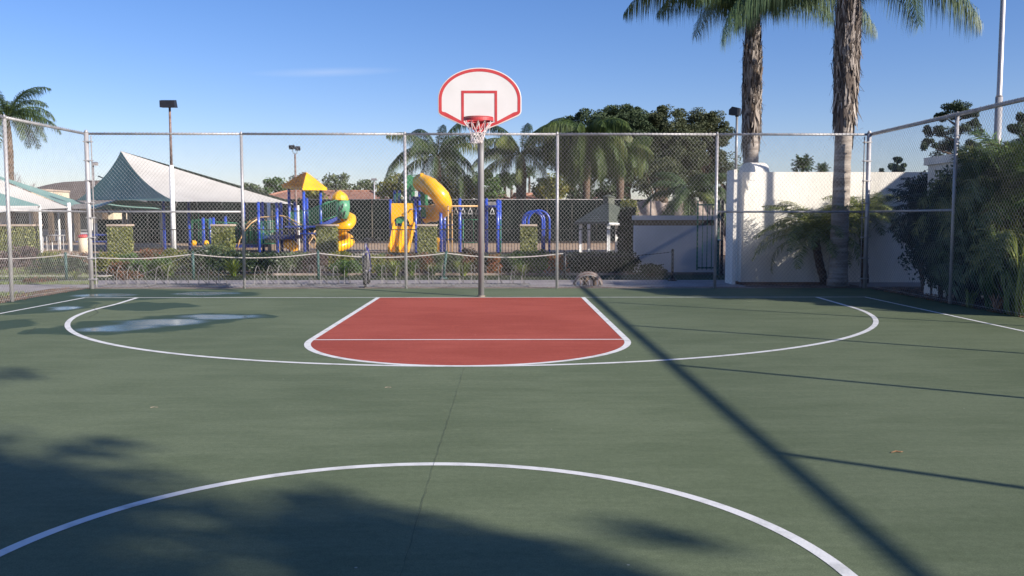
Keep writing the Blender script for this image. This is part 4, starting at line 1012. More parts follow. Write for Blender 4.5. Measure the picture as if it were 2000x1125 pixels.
for a, b in zip(ex[:-1], ex[1:]):
    mb = MB()
    for zz in (zr-.02, zb_r): mb.box((a+.3, FD-.015, zz-.02), (b-.3, FD+.015, zz+.02))
    k = int((b-a-.6)/.115)
    for i in range(k+1):
        x = a+.3+(b-a-.6)*i/k; mb.box((x-.008, FD-.0075, .05 if i % 12 else 0), (x+.008, FD+.0075, zr+.0))
    mb.build('picket_panel', MT['fenceblack'], fi)

# ------------------------------------------------------------------ playground structures
PG = 38.1
def vp(mb, px, ytop, D, r=.058, pyb=None, n=10):
    x = gx(px, (ytop+490)/2, D); mb.tube([(x, D, 0 if pyb is None else at(px, pyb, D).z), (x, D, at(px, ytop, D).z)], r, n); return x
def tubep(mb, pts, r, n=6): mb.tube([at(*p) for p in pts], r, n)
def posts(t, lst, m='bluepipe', r=.062, name='post'):
    for px, yt, D in lst:
        mb = MB(); vp(mb, px, yt, D, r); o = mb.build(name, MT[m], t, True)
        x = gx(px, (yt+490)/2, D); mb = MB(); mb.tube([(x, D, at(px, yt, D).z-.001), (x, D, at(px, yt, D).z+.02), (x, D, at(px, yt, D).z+.05)], [r*1.06, r*1.0, r*.3], 10); mb.build('post_cap', MT['bluedark'], o, True)
        for zz in (.55, 1.15, 1.75):
            if zz < at(px, yt, D).z-.1: mb = MB(); mb.tube([(x, D, zz), (x, D, zz+.05)], r*1.22, 10); mb.build('clamp', MT['bluedark'], o, True)
# --- tower with yellow roof and spiral slide
tw = empty('play_tower', (gx(600, 490, PG), PG, 0), 'blue and green play tower with yellow pyramid roof and yellow spiral slide', 'playground tower')
posts(tw, [(565.5, 366, PG+.3), (594, 368, PG-.9), (626.5, 367, PG+.2), (600, 388, PG+1.4)])
ap = at(596, 336, PG+.1); ze = at(591, 366, PG).z
n0 = at(591, 366.5, PG-1.25); l0 = at(551, 363, PG+.25); r0 = at(638.5, 367, PG+.15); f0 = l0+r0-n0
def roof_tri(mb, a, b, apx, th=.1):
    mb.add([a, b, apx, a-Vector((0, 0, th)), b-Vector((0, 0, th))], [(0, 1, 2), (0, 3, 4, 1)])
rf = None
mb = MB(); roof_tri(mb, n0, r0, ap+Vector((.06, 0, 0)), .1); roof_tri(mb, r0, f0, ap); roof_tri(mb, f0, l0, ap); rf = mb.build('roof', MT['yellow'], tw)
mb = MB()
for k in range(9):   # shingled lap courses
    q0, q1 = k/9, (k+1)/9
    a0, b0 = l0.lerp(ap, q0), n0.lerp(ap, q0); a1, b1 = l0.lerp(ap, q1), n0.lerp(ap, q1)
    nn = (b0-a0).cross(a1-a0).normalized(); nn = nn if nn.y < 0 else -nn
    mm = max(2, 14-k)
    for j in range(mm):
        s0, s1 = j/mm, (j+1)/mm; off = nn*(.07+.03*((j+k) % 2))
        p = [a0.lerp(b0, s0)+off, a0.lerp(b0, s1)+off, a1.lerp(b1, s1)+nn*.004, a1.lerp(b1, s0)+nn*.004]
        mb.add(p+[a0.lerp(b0, s0), a0.lerp(b0, s1)], [(0, 1, 2, 3), (4, 5, 1, 0)])
mb.add([l0, n0, n0-Vector((0, 0, .1)), l0-Vector((0, 0, .1))], [(0, 1, 2, 3)])
mb.build('shingled_face', MT['shingle_y'], rf)
mb = MB(); zd = at(600, 441, PG).z
mb.box((gx(566, 441, PG), PG-.9, zd-.06), (gx(630, 441, PG), PG+1, zd)); mb.box((gx(596, 455, PG), PG-1, .8), (gx(632, 455, PG), PG+.6, .86)); mb.build('deck', MT['bluedark'], tw)
# sloping green balustrade towards hood
def balustrade(t, A0, A1, B0, B1, n, m='greenbar', r=.008, rr=.018):
    mb = MB(); a0, a1, b0, b1 = at(*A0), at(*A1), at(*B0), at(*B1)
    mb.tube([a0, a1], rr, 6); mb.tube([b0, b1], rr, 6); mb.tube([a0, b0], rr, 6); mb.tube([a1, b1], rr, 6)
    for i in range(1, n): mb.tube([b0.lerp(b1, i/n), a0.lerp(a1, i/n)], r, 5)
    mb.build('balustrade', MT[m], t, True)
balustrade(tw, (603, 410, PG-.8), (658, 390, PG-.6), (604, 440, PG-.8), (658, 421, PG-.6), 15)
balustrade(tw, (596, 412, PG+.6), (643, 393, PG+.8), (596, 438, PG+.6), (643, 424, PG+.8), 12)
balustrade(tw, (568, 412, PG-.1), (590, 412, PG-.7), (568, 441, PG-.1), (590, 441, PG-.7), 7)
mb = MB(); a, b, c_, d = at(628, 436, PG-.85), at(659, 423, PG-.65), at(659, 430, PG-.65), at(630, 445, PG-.85)
mb.add([a, b, c_, d, a+Vector((0, 1.4, 0)), b+Vector((0, 1.4, 0)), c_+Vector((0, 1.4, 0)), d+Vector((0, 1.4, 0))], [(0, 1, 2, 3), (0, 1, 5, 4), (3, 2, 6, 7), (4, 5, 6, 7)]); mb.build('ramp', MT['bluedark'], tw)
# hood
hx_, hy_ = gx(670.5, 410, PG), PG; hr = 12.3/(F_PX/PG)
zt_, zb2_ = at(670, 391, PG).z, at(670, 427, PG).z
mb = MB(); mb.tube([(hx_-.04, hy_, zb2_), (hx_-.01, hy_, (zt_+zb2_)/2+.1), (hx_, hy_, zt_)], [hr*.95, hr*1.08, hr], 24); hood = mb.build('slide_hood', mat('pale_green_plastic', (.07,.26,.14), (.1,.32,.18), 3, .4), tw, True)
mb = MB()
for sx, z_ in ((-.1, .42), (.02, .5), (-.02, .1), (.1, .16)):
    for s in (0,):
        c0 = Vector((hx_+sx, hy_-sqrt(max(.01, (hr*1.06)**2-sx*sx))-.02, zb2_+.05+z_*.9)); mb.tube([c0-Vector((.035, 0, .13)), c0+Vector((.035, -.0, .13))], .022, 8)
mb.build('slots', MT['black'], hood, True)
mb = MB(); zq = at(666, 391, PG).z; px_l, px_r = gx(646.5, 390, PG), gx(680.5, 390, PG); mx_ = (px_l+px_r)/2; hw_ = (px_r-px_l)/2
prof = [(hw_*1.0, 0), (hw_*1.0, .07), (hw_*.86, .2), (hw_*.5, .33), (hw_*.15, .4), (.01, .41)]
mb.lathe((mx_, hy_, zq), prof, 10); mb.build('slide_dome', MT['yellow'], tw)
sp_pts = [(671, 424, PG+.0), (681, 424, PG+.25), (686, 430, PG+.0), (680, 440, PG-.35), (665, 445, PG-.4), (652, 448, PG-.1), (648, 452, PG+.35), (656, 458, PG+.6), (672, 462, PG+.5), (682, 468, PG+.1), (680, 475, PG-.35), (668, 480, PG-.6), (655, 484, PG-.7)]
def smooth(pts, k=5):
    P = [at(*p) for p in pts]; o = []
    for i in range(len(P)-1):
        p0, p1, p2, p3 = P[max(0, i-1)], P[i], P[i+1], P[min(len(P)-1, i+2)]
        for j in range(k):
            t_ = j/k; o.append(.5*((2*p1)+(p2-p0)*t_+(2*p0-5*p1+4*p2-p3)*t_*t_+(3*p1-p0-3*p2+p3)*t_**3))
    o.append(P[-1]); return o
def flanged(t, pts, r, name, m='yellow', n=18):
    P = smooth(pts); rs = [r*(1+(.07 if i % 8 == 0 else 0)) for i in range(len(P))]
    mb = MB(); mb.tube(P, rs, n); return mb.build(name, MT[m], t, True)
flanged(tw, sp_pts, .215, 'spiral_slide')
posts(tw, [(655.5, 448, PG+.2)], 'tan', .04, 'slide_support')
for k, (px, py) in enumerate([(563, 478), (573, 483)]):
    mb = MB(); p = at(px, py, PG+.2); mb.lathe(p, [(.08, -.18), (.2, -.12), (.22, .1), (.12, .24), (.03, .28)], 12); mb.build('spring_toy_seat', MT['yellow'], tw, True)
mb = MB(); tubep(mb, [(603, 452, PG-.9), (612, 462, PG-1), (603, 475, PG-1), (614, 485, PG-1), (618, 470, PG-1), (610, 455, PG-.9)], .03); tubep(mb, [(602, 470, PG-.9), (616, 450, PG-1)], .03); mb.build('tan_net_climber', MT['tan'], tw, True)

# --- low climber under the canopy
lc = empty('climbing_frame', (gx(510, 490, PG), PG+.5, 0), 'low blue and green climbing frame with orange arched ladders beside the yellow roofed tower', 'climbing frame')
posts(lc, [(476.5, 394, PG+1), (505.5, 396, PG-.2), (513.5, 396, PG+1.6), (541.5, 397, PG-.2), (549.5, 397, PG+1.4), (577, 395, PG+.8)])
balustrade(lc, (478, 432, PG+.6), (504, 432, PG-.2), (478, 476, PG+.6), (504, 476, PG-.2), 9)
balustrade(lc, (510, 432, PG-.2), (540, 432, PG-.2), (510, 476, PG-.2), (540, 476, PG-.2), 10)
balustrade(lc, (488, 412, PG+2), (502, 412, PG+2), (488, 440, PG+2), (502, 440, PG+2), 4)
balustrade(lc, (526, 400, PG+2), (537, 400, PG+2), (526, 440, PG+2), (537, 440, PG+2), 3)
balustrade(lc, (560, 412, PG+1.4), (576, 412, PG+1.4), (560, 440, PG+1.4), (576, 440, PG+1.4), 5)
mb = MB(); mb.box((gx(505, 462, PG), PG-.2, at(505, 467, PG).z), (gx(578, 462, PG), PG+1.5, at(505, 460, PG).z)); mb.box((gx(455, 478, PG), PG+.2, at(455, 484, PG).z), (gx(510, 478, PG), PG+1.5, at(455, 478, PG).z)); mb.build('deck', MT['bluedark'], lc)
mb = MB()
for dy in (0, .55):
    tubep(mb, [(480, 440, PG+dy), (488, 432, PG+dy), (498, 426, PG+dy), (512, 424, PG+dy), (530, 423, PG+dy), (548, 421, PG+dy), (562, 424, PG+dy), (577, 433, PG+dy), (590, 440, PG+dy)], .028)
for i in range(9):
    px = 484+i*12; py = 428+abs(i-4)*2.2; tubep(mb, [(px, py, PG), (px, py, PG+.55)], .02)
for dy in (0, .5): tubep(mb, [(554, 424, PG-.3+dy), (566, 432, PG-.4+dy), (578, 440, PG-.5+dy), (588, 452, PG-.6+dy), (592, 466, PG-.7+dy)], .028)
for dy in (0, .5): tubep(mb, [(502, 428, PG-.3+dy), (490, 436, PG-.4+dy), (478, 450, PG-.4+dy), (468, 470, PG-.5+dy), (464, 484, PG-.5+dy)], .028)
for i in range(6): tubep(mb, [(500-i*6, 432+i*9, PG-.3), (500-i*6, 432+i*9, PG+.2)], .02)
mb.build('arched_ladder', MT['tan'], lc, True)
mb = MB()
for i in range(5): tubep(mb, [(492+i*3, 476, PG+.6), (500+i*6, 455, PG+1), (520+i*8, 447, PG+1.2)], .02)
mb.build('net_rail', MT['greenbar'], lc, True)
# --- far left play panels
lp = empty('climbing_frame', (gx(390, 490, PG), PG+1, 0), 'small blue and green play frame behind the white lamp post', 'climbing frame')
posts(lp, [(320.5, 388, PG+.6), (369.5, 389, PG+1.2), (397.5, 427, PG-.3), (411, 427, PG+1), (417.5, 426, PG-.3), (441, 424, PG+1.4)])
balustrade(lp, (375, 429, PG), (413, 429, PG), (375, 478, PG), (413, 478, PG), 12)
balustrade(lp, (419, 433, PG), (468, 436, PG+.5), (419, 470, PG), (468, 472, PG+.5), 14)
balustrade(lp, (377, 415, PG+1), (388, 415, PG+1), (377, 430, PG+1), (388, 430, PG+1), 3)
mb = MB(); mb.box((gx(371, 482, PG), PG-.1, .3), (gx(415, 482, PG), PG+1.2, .38)); mb.build('deck', MT['bluedark'], lp)
mb = MB()
for px in (379, 403): p = at(px, 474, PG-.3); mb.lathe(p, [(.08, -.12), (.12, 0), (.06, .1)], 10)
mb.build('yellow_knob', MT['yellow'], lp, True)

# --- slide tower with tube slide
st_ = empty('slide_tower', (gx(805, 490, PG), PG, 0), 'tall play tower with yellow double slide and curved yellow tube slide', 'playground tower')
posts(st_, [(763, 391, PG), (771.5, 373, PG+.9), (781, 373, PG+.9), (812, 391, PG-.6), (819.5, 373, PG+.6), (828, 373, PG+.9)])
for px in (800, 823.5):
    a = at(px, 342, PG-.1); b = at(px-2 if px < 810 else px+4, 424, PG-.1)
    for dy in (0, 1.35):
        vs = [(a.x-.1, PG-.12+dy, a.z), (a.x+.1, PG-.12+dy, a.z), (b.x+.1, PG-.12+dy, b.z), (b.x-.1, PG-.12+dy, b.z)]; mb = MB(); mb.add(vs+[(v[0], v[1]+.08, v[2]) for v in vs], [(0, 1, 2, 3), (7, 6, 5, 4), (0, 4, 5, 1), (1, 5, 6, 2), (2, 6, 7, 3), (3, 7, 4, 0)])
        mb.build('green_panel', MT['green'], st_)
balustrade(st_, (802, 342, PG+1.2), (823, 342, PG+1.2), (802, 372, PG+1.2), (823, 372, PG+1.2), 6)
balustrade(st_, (771, 379, PG), (782, 379, PG), (771, 397, PG), (782, 397, PG), 4)
mb = MB(); p0 = at(800, 392, PG+.1); p1 = at(826, 384, PG+.1); mb.box((p0.x, PG-.02, p0.z), (p1.x-.1, PG+.06, p1.z)); mb.box((gx(765, 425, PG), PG, at(770, 427, PG).z), (gx(830, 425, PG), PG+1.2, at(770, 424, PG).z)); mb.build('deck', MT['bluedark'], st_)
mb = MB(); a = at(802.5, 397, PG-.1); mb.box((a.x-.05, PG-.2, at(800, 391, PG).z), (a.x+.0, PG-.15, at(800, 381, PG).z)); mb.build('white_sign', MT['white'], st_)
flanged(st_, [(822, 357, PG+.2), (832, 359, PG-.2), (846, 369, PG-.7), (859, 382, PG-.9), (866, 396, PG-.5), (864, 408, PG+.1), (853, 415, PG+.6), (840, 417, PG+.9), (828, 420, PG+1.0)], .36, 'tube_slide', n=22)
mb = MB(); a = at(824.5, 357, PG-.0); mb.box((a.x-.05, PG-.25, a.z-.38), (a.x+.04, PG+.7, a.z+.4)); mb.build('tube_entrance_plate', MT['yellow'], st_)
# yellow arch panel
def pz(px, py, D=PG-.55): q = at(px, py, D); return (q.x, q.z)
outer = [pz(764.5, 440), pz(764.5, 397), pz(807.5, 397), pz(807.5, 440)]
inner = [pz(801, 440), pz(799, 433), pz(795, 426), pz(787, 422), pz(779, 423), pz(772, 427), pz(768.5, 434), pz(767.5, 440)]
mb = MB(); poly = outer+inner; mb.prism(poly, 'y', PG-.6, PG-.52); mb.build('arch_panel', MT['yellow'], st_)
mb = MB(); p0, p1 = at(775, 436, PG-.3), at(793, 423, PG-.3); mb.box((p0.x, PG-.5, p0.z), (p1.x, PG-.2, p1.z)); mb.build('green_inner_panel', MT['green'], st_)
# double slide
def slide(xa0, xa1, xb0, xb1, name):
    top = [at(xa0, 442, PG-.6), at(xa1, 442, PG-.6)]; bot = [at(xb0, 492, PG-2.4), at(xb1, 492, PG-2.4)]
    mb = MB(); N = 10; vs = []
    for i in range(N+1):
        q = i/N; zz = (1-q)**1.15; l = top[0].lerp(bot[0], q); r_ = top[1].lerp(bot[1], q)
        z = bot[0].z+(top[0].z-bot[0].z)*zz+.05*sin(q*6.28)
        for (x_, y_, dz) in ((l.x, l.y, .2), (l.x+.04, l.y, .2), (l.x+.07, l.y, .0), (r_.x-.07, r_.y, .0), (r_.x-.04, r_.y, .2), (r_.x, r_.y, .2), (r_.x, r_.y, -.12), (l.x, l.y, -.12)): vs.append((x_, y_, z+dz))
    fs = [(i*8+k, i*8+(k+1) % 8, (i+1)*8+(k+1) % 8, (i+1)*8+k) for i in range(N) for k in range(8)]+[tuple(range(8)), tuple(N*8+7-k for k in range(8))]
    mb.add(vs, fs); mb.build(name, MT['yellow'], st_)
slide(769, 789, 757, 776, 'slide_chute'); slide(789, 811, 777, 796, 'slide_chute')
mb = MB(); tubep(mb, [(797, 415, PG-.7), (800, 410, PG-.8), (806, 408, PG-.9)], .03); tubep(mb, [(768, 452, PG-.7), (812, 452, PG-.7)], .03); mb.build('grab_rail', MT['galv_dark'], st_, True)
mb = MB(); p = at(857, 478, PG-.3); mb.lathe((p.x, p.y, 0), [(.12, 0), (.13, .45), (.17, .5), (.16, .62), (.05, .66)], 12); mb.build('yellow_talk_tube', MT['yellow'], st_, True)

# --- overhead ring ladder
oh = empty('overhead_ladder', (gx(915, 490, PG), PG, 0), 'blue posted overhead ladder with hanging rings behind the basketball pole', 'climbing frame')
posts(oh, [(861, 391, PG-.4), (868, 392, PG+.9), (898, 389, PG-.2), (950, 389, PG-.2), (972, 391, PG-.6), (976.5, 392, PG+.9)], r=.068)
posts(oh, [(875.5, 404, PG-.8), (883, 403, PG+.2)], 'tan', .028, 'sliding_pole')
mb = MB()
for dy in (-.5, .6): tubep(mb, [(814, 402.5, PG+dy), (938, 402.5, PG+dy)], .04); 
for i in range(9): tubep(mb, [(822+i*14, 402.5, PG-.5), (822+i*14, 402.5, PG+.6)], .022)
mb.build('overhead_beam', MT['tan'], oh, True)
mb = MB(); tubep(mb, [(950, 403, PG-.4), (978, 403, PG-.4)], .05); tubep(mb, [(950, 430, PG-.4), (950, 403, PG+.9)], .03); mb.build('end_beam', MT['bluepipe'], oh, True)
mb = MB(); a, b = at(953, 401, PG+.6), at(969, 394, PG+.6); mb.box((a.x, PG+.6, a.z), (b.x, PG+.65, b.z)); mb.build('grey_panel', MT['galv_dark'], oh)
for px in (890.5, 904.5, 918.5, 933, 961.5):
    c0 = at(px, 404, PG); mb = MB(); r_ = .09
    mb.tube([c0, c0-Vector((0, 0, .06))], .008, 4)
    mb.tube([c0-Vector((0, 0, .06)), c0+Vector((-r_*.5, 0, -.16)), c0+Vector((-r_, 0, -.3)), c0+Vector((r_, 0, -.3)), c0+Vector((r_*.5, 0, -.16)), c0-Vector((0, 0, .06))], .014, 5); mb.build('ring_handle', MT['white'], oh, True)
posts(oh, [(904.5, 429, PG+.2), (977.8, 430, PG-.9)], 'greenbar', .028, 'green_post')
balustrade(oh, (905, 429, PG+1.3), (945, 429, PG+1.3), (905, 474, PG+1.3), (945, 474, PG+1.3), 2)
# --- arch climber
ac = empty('arch_climber', (gx(1047, 490, PG), PG, 0), 'bright blue arched pipe climber behind the rightmost ivy column', 'climbing frame')
for (xa, xb, yt, D) in ((1032, 1073, 411, PG-.8), (1021, 1059, 413, PG+.5), (1025, 1063, 412.5, PG+.1)):
    A = at(xa, 490, D); B = at(xb, 490, D); zt_ = at(xa, yt, D).z; r_ = (B.x-A.x)/2; c0 = (A.x+B.x)/2
    mb = MB(); mb.tube([(A.x, D, 0), (A.x, D, zt_-r_)]+[(c0-r_*cos(a), D, zt_-r_+r_*sin(a)) for a in [pi*i/16 for i in range(1, 16)]]+[(B.x, D, zt_-r_), (B.x, D, 0)], .045, 8); mb.build('arch', MT['bluepipe'], ac, True)
mb = MB()
for q in (.2, .5, .8): 
    a = pi*q; A0 = at(1032, 490, PG-.8); B0 = at(1073, 490, PG-.8); r_ = (B0.x-A0.x)/2; c0 = (A0.x+B0.x)/2; zt_ = at(1032, 411, PG-.8).z
    mb.tube([(c0-r_*cos(a), PG-.8, zt_-r_+r_*sin(a)), (c0-.25-r_*cos(a), PG+.5, zt_-r_+r_*sin(a))], .025, 6)
mb.build('rung', MT['bluepipe'], ac, True)

# ------------------------------------------------------------------ gazebo
GZ = 36.3
gz = empty('gazebo', (gx(1190, 490, GZ), GZ, 0), 'small grey green pyramid roofed gazebo on white posts left of the tall dark hedge', 'gazebo')
nC = at(1189, 432.5, GZ-1.2); lC = at(1121.5, 433.5, GZ+.6); apx = at(1189, 392, GZ+1.2); rC = Vector((2*apx.x-lC.x, lC.y+.9, lC.z)); fC = lC+rC-nC; fC.z = nC.z
mb = MB(); mb.add([nC, lC, rC, fC, apx], [(1, 0, 4), (0, 2, 4), (2, 3, 4), (3, 1, 4)])
mb.add([nC, lC, rC, fC]+[v-Vector((0, 0, .1)) for v in (nC, lC, rC, fC)], [(1, 0, 4, 5), (0, 2, 6, 4), (2, 3, 7, 6), (3, 1, 5, 7), (4, 5, 7, 6)])
for k in range(1, 10):
    q = k/10; a = lC.lerp(apx, q); b = nC.lerp(apx, q); c0 = rC.lerp(apx, q); mb.tube([a, b, c0], .012, 4, cap=False)
rfo = mb.build('roof', MT['gazebo_roof'], gz)
mb = MB(); mb.cbox((apx.x, apx.y, apx.z-.02), (.17, .17, .17), .6); mb.lathe((apx.x, apx.y, apx.z+.15), [(.26, 0), (.24, .03), (.05, .1)], 8); mb.build('cupola', MT['gazebo_roof'], rfo)
mb = MB(); mb.tube([nC-Vector((0, 0, .1)), rC-Vector((0, 0, .1))], .05, 4); mb.build('fascia', MT['white'], gz)
for px, D in ((1134, GZ+.6), (1188.5, GZ-.9), (1204, GZ+1.5), (1150, GZ+2.4)):
    x = gx(px, 460, D); mb = MB(); mb.box((x-.06, D-.06, 0), (x+.06, D+.06, nC.z-.05)); mb.build('post', MT['white'], gz)

# ------------------------------------------------------------------ shade canopies
def sail(verts, m, name, t, sag=.1, n=14, push=0):
    """triangular or quad cloth with inward curved edges"""
    A, B, Cc = [Vector(v) for v in verts[:3]]
    mb = MB(); vs = {}; N = n; idx = []; cen = (A+B+Cc)/3
    for i in range(N+1):
        for j in range(N+1-i):
            u, v = i/N, j/N; w_ = 1-u-v
            p = A*w_+B*u+Cc*v
            e = 4*(w_*u*(1-v)**2*sag_ab[name] if False else 0)
            d = Vector((0, 0, -1))
            k = 27*u*v*w_
            # edge curvature
            p = p+(SHV[0] or (cen-(A+B)/2)*EDG[0])*(4*u*w_)*(1-v)+(SHV[1] or (cen-(B+Cc)/2)*EDG[1])*(4*u*v)*(1-w_)+(SHV[2] or (cen-(A+Cc)/2)*EDG[2])*(4*v*w_)*(1-u)
            p.z -= sag*k
            vs[(i, j)] = len(mb.v)+len(idx); idx.append(p)
    fs = []
    for i in range(N):
        for j in range(N-i):
            fs.append((vs[(i, j)], vs[(i+1, j)], vs[(i, j+1)]))
            if i+j < N-1: fs.append((vs[(i+1, j)], vs[(i+1, j+1)], vs[(i, j+1)]))
    mb.add(idx, fs); return mb.build(name, MT[m], t, True)
EDG = (.12, .12, .12); SHV = [None, None, None]
ca = empty('shade_canopy', (gx(345, 490, 36.5), 39, 0), 'big peaked shade canopy, teal on the left and white on the right', 'shade canopy')
A = at(236, 295, 41); Nn = at(345, 394, 36.2); L0 = at(148, 392, 43); R0 = at(575, 399, 41); F0 = at(420, 388, 50)
SN = Vector((-.12, .1, -.3)); SL = (((A+L0+Nn)/3)-(A+L0)/2)*.22; SR = (((A+R0+Nn)/3)-(A+R0)/2)*.1
SHV = [SL, None, SN]; EDG = (0, .06, 0); sail((A, L0, Nn), 'teal', 'teal_panel', ca, .2)
SHV = [SR, None, SN]; EDG = (0, .06, 0); sail((A, R0, Nn), 'canvas', 'white_panel', ca, .1)
SHV = [SR+Vector((0, .05, .06)), None, None]; EDG = (0, .1, .0); sail((A+Vector((0, .04, .0)), R0+Vector((0, .05, .1)), F0), 'teal', 'rear_panel', ca, .1)
SHV = [SL+Vector((0, .03, 0)), None, None]; EDG = (0, .1, .0); sail((A+Vector((0, .03, 0)), L0+Vector((0, .03, 0)), F0), 'teal', 'rear_panel', ca, .2)
SHV = [None, None, None]
for (px, yt, D, r_) in ((137, 392, 43, .085), (525.5, 396, 39.2, .075), (315, 413, 46, .06), (583, 401, 41.2, .05)):
    mb = MB(); vp(mb, px, yt, D, r_); mb.build('post', MT['white'], ca, True)
mb = MB(); tubep(mb, [(337, 415, 37.3), (346, 394, 36.4)], .03); mb.build('bracket', MT['galv_dark'], ca, True)
mb = MB(); tubep(mb, [(192, 344, 42), (260, 372, 39.8), (308, 388, 38)], .03); mb.build('ridge_cable', MT['tealpost'], ca, True)
cb = empty('shade_canopy', (gx(60, 490, 36), 37, 0), 'white and teal shade canopy at the left edge behind the fence', 'shade canopy')
A = at(-70, 322, 37); Rr = at(136, 406, 36.5); Nn = at(-40, 420, 33.5)
EDG = (.06, .05, .1); sail((A, Rr, Nn), 'canvas', 'white_panel', cb, .1)
A2 = at(-40, 364, 36); R2 = at(82, 402, 34); N2 = at(-60, 402, 33)
EDG = (.04, .0, .1); sail((A2, R2, N2), 'teal', 'teal_panel', cb, .05)
N3 = at(-50, 424, 32.4); EDG = (.0, .08, .1); sail((N2, R2, N3), 'canvas', 'white_lower_panel', cb, .05)
F3 = at(170, 398, 44); EDG = (.03, .1, .1); sail((A+Vector((0, .05, 0)), Rr+Vector((0, .05, .02)), F3), 'teal', 'rear_panel', cb, .1)
for (px, yt, D, r_) in ((136, 396, 36.6, .075), (116, 413, 42, .045), (79, 400, 34.1, .05)):
    mb = MB(); vp(mb, px, yt, D, r_); mb.build('post', MT['white'], cb, True)
cc = empty('shade_canopy', (gx(245, 490, 44), 44, 0), 'low pale teal shade canopy under the big teal and white one', 'shade canopy')
A = at(245, 386, 44); 
pts = [at(180, 409, 42.5), at(319, 410, 42.5), at(330, 404, 47), at(175, 402, 47)]
for i in range(4): EDG = (.05, .04, .05); sail((A, pts[i], pts[(i+1) % 4]), 'teal2', 'cloth_panel', cc, .05)
for (px, D) in ((243, 44), (253, 46)): mb = MB(); vp(mb, px, 390, D, .1); mb.build('post', MT['galv_dark'], cc, True)

# ------------------------------------------------------------------ windscreened fence, buildings behind
WS = 52.5
ws = empty('windscreen_fence', (gx(700, 470, WS), WS, 0), 'tall fence hung with black green windscreen cloth behind the playground', 'fence')
xa, xb = gx(190, 430, WS), gx(1262, 430, WS)
def zfun(px): return at(px, 388 if px > 1000 else (387.5 if px > 460 else 387), WS).z
n_ = 22
for i in range(n_):
    a = xa+(xb-xa)*i/n_; b = xa+(xb-xa)*(i+1)/n_; zt_ = at(700, 389.5, WS).z
    if gx(700, 430, WS) > b > -99 and b < gx(330, 430, WS): zt_ = at(300, 428, WS).z
    mb = MB(); mb.grid(lambda u, v: (a+.03+(b-a-.06)*u, WS+.05*sin(u*pi*2+i)*sin(v*pi), .12+(zt_-.12-.02*sin(u*pi))*v), 10, 6); mb.build('windscreen_panel', MT['screen'], ws, True)
    mb = MB(); mb.tube([(a, WS+.06, 0), (a, WS+.06, zt_+.03)], .03, 6); mb.build('post', MT['fenceblack'], ws, True)
mb = MB(); mb.tube([(gx(330, 430, WS), WS+.05, zt_), (xb, WS+.05, zt_)], .025, 6); mb.build('top_rail', MT['galv_dark'], ws, True)
# pavilion (dark, under canopies)
pv = empty('pavilion', (gx(330, 470, 56), 57, 0), 'dark roofed pavilion behind the big shade canopy', 'building')
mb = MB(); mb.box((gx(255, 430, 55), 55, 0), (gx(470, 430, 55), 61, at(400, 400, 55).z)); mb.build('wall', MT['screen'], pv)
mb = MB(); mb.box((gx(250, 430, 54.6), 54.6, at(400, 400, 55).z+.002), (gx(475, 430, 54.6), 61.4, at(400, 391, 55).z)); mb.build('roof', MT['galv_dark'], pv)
bl = empty('school_building', (gx(100, 470, 58), 60, 0), 'cream low building with windows and brown posts seen under the left canopies', 'building')
mb = MB(); z0_, z1_ = at(100, 436, 58).z, at(100, 408, 58).z
mb.box((gx(-150, 430, 58), 58, z0_), (gx(222, 430, 58), 66, z1_)); mb.build('upper_wall', MT['cream'], bl)
mb = MB(); mb.box((gx(-150, 430, 58)+.05, 58.06, 0), (gx(222, 430, 58)-.05, 66, z0_-.002)); mb.build('lower_wall', MT['stucco_grey'], bl)
mb = MB(); mb.box((gx(-155, 430, 57.2), 57.2, z1_+.002), (gx(226, 430, 57.2), 66.5, z1_+.5)); mb.build('roof', MT['galv_dark'], bl)
for px in (20, 70, 99, 132, 150, 205): x = gx(px, 420, 57.5); mb = MB(); mb.box((x-.13, 57.4, 0), (x+.13, 57.66, z1_)); mb.build('post', MT['bark'], bl)
for px in (45, 90, 118, 165):
    x = gx(px, 460, 57.9); f = MB(); f.box((x-.5, 57.9, .7), (x+.5, 58.02, 1.9)); fo = f.build('window', MT['white'], bl)
    f = MB(); f.box((x-.44, 57.86, .76), (x+.44, 57.895, 1.84)); f.build('pane', MT['glass'], fo)
ub = empty('hillside_building', (gx(70, 380, 150), 150, 0), 'cream flat topped building on the slope below the hill', 'building')
mb = MB(); mb.box((gx(20, 380, 150), 150, 0), (gx(90, 380, 150), 158, at(60, 373, 150).z)); mb.box((gx(80, 385, 148), 148, 0), (gx(101, 385, 148), 150, at(90, 381, 148).z)); mb.build('wall', MT['cream'], ub)
mb = MB(); zz = at(60, 373, 150).z; mb.box((gx(18, 380, 149.8), 149.8, zz+.01), (gx(91, 380, 149.8), 158, zz+.3)); mb.build('roof', MT['capstone'], ub)
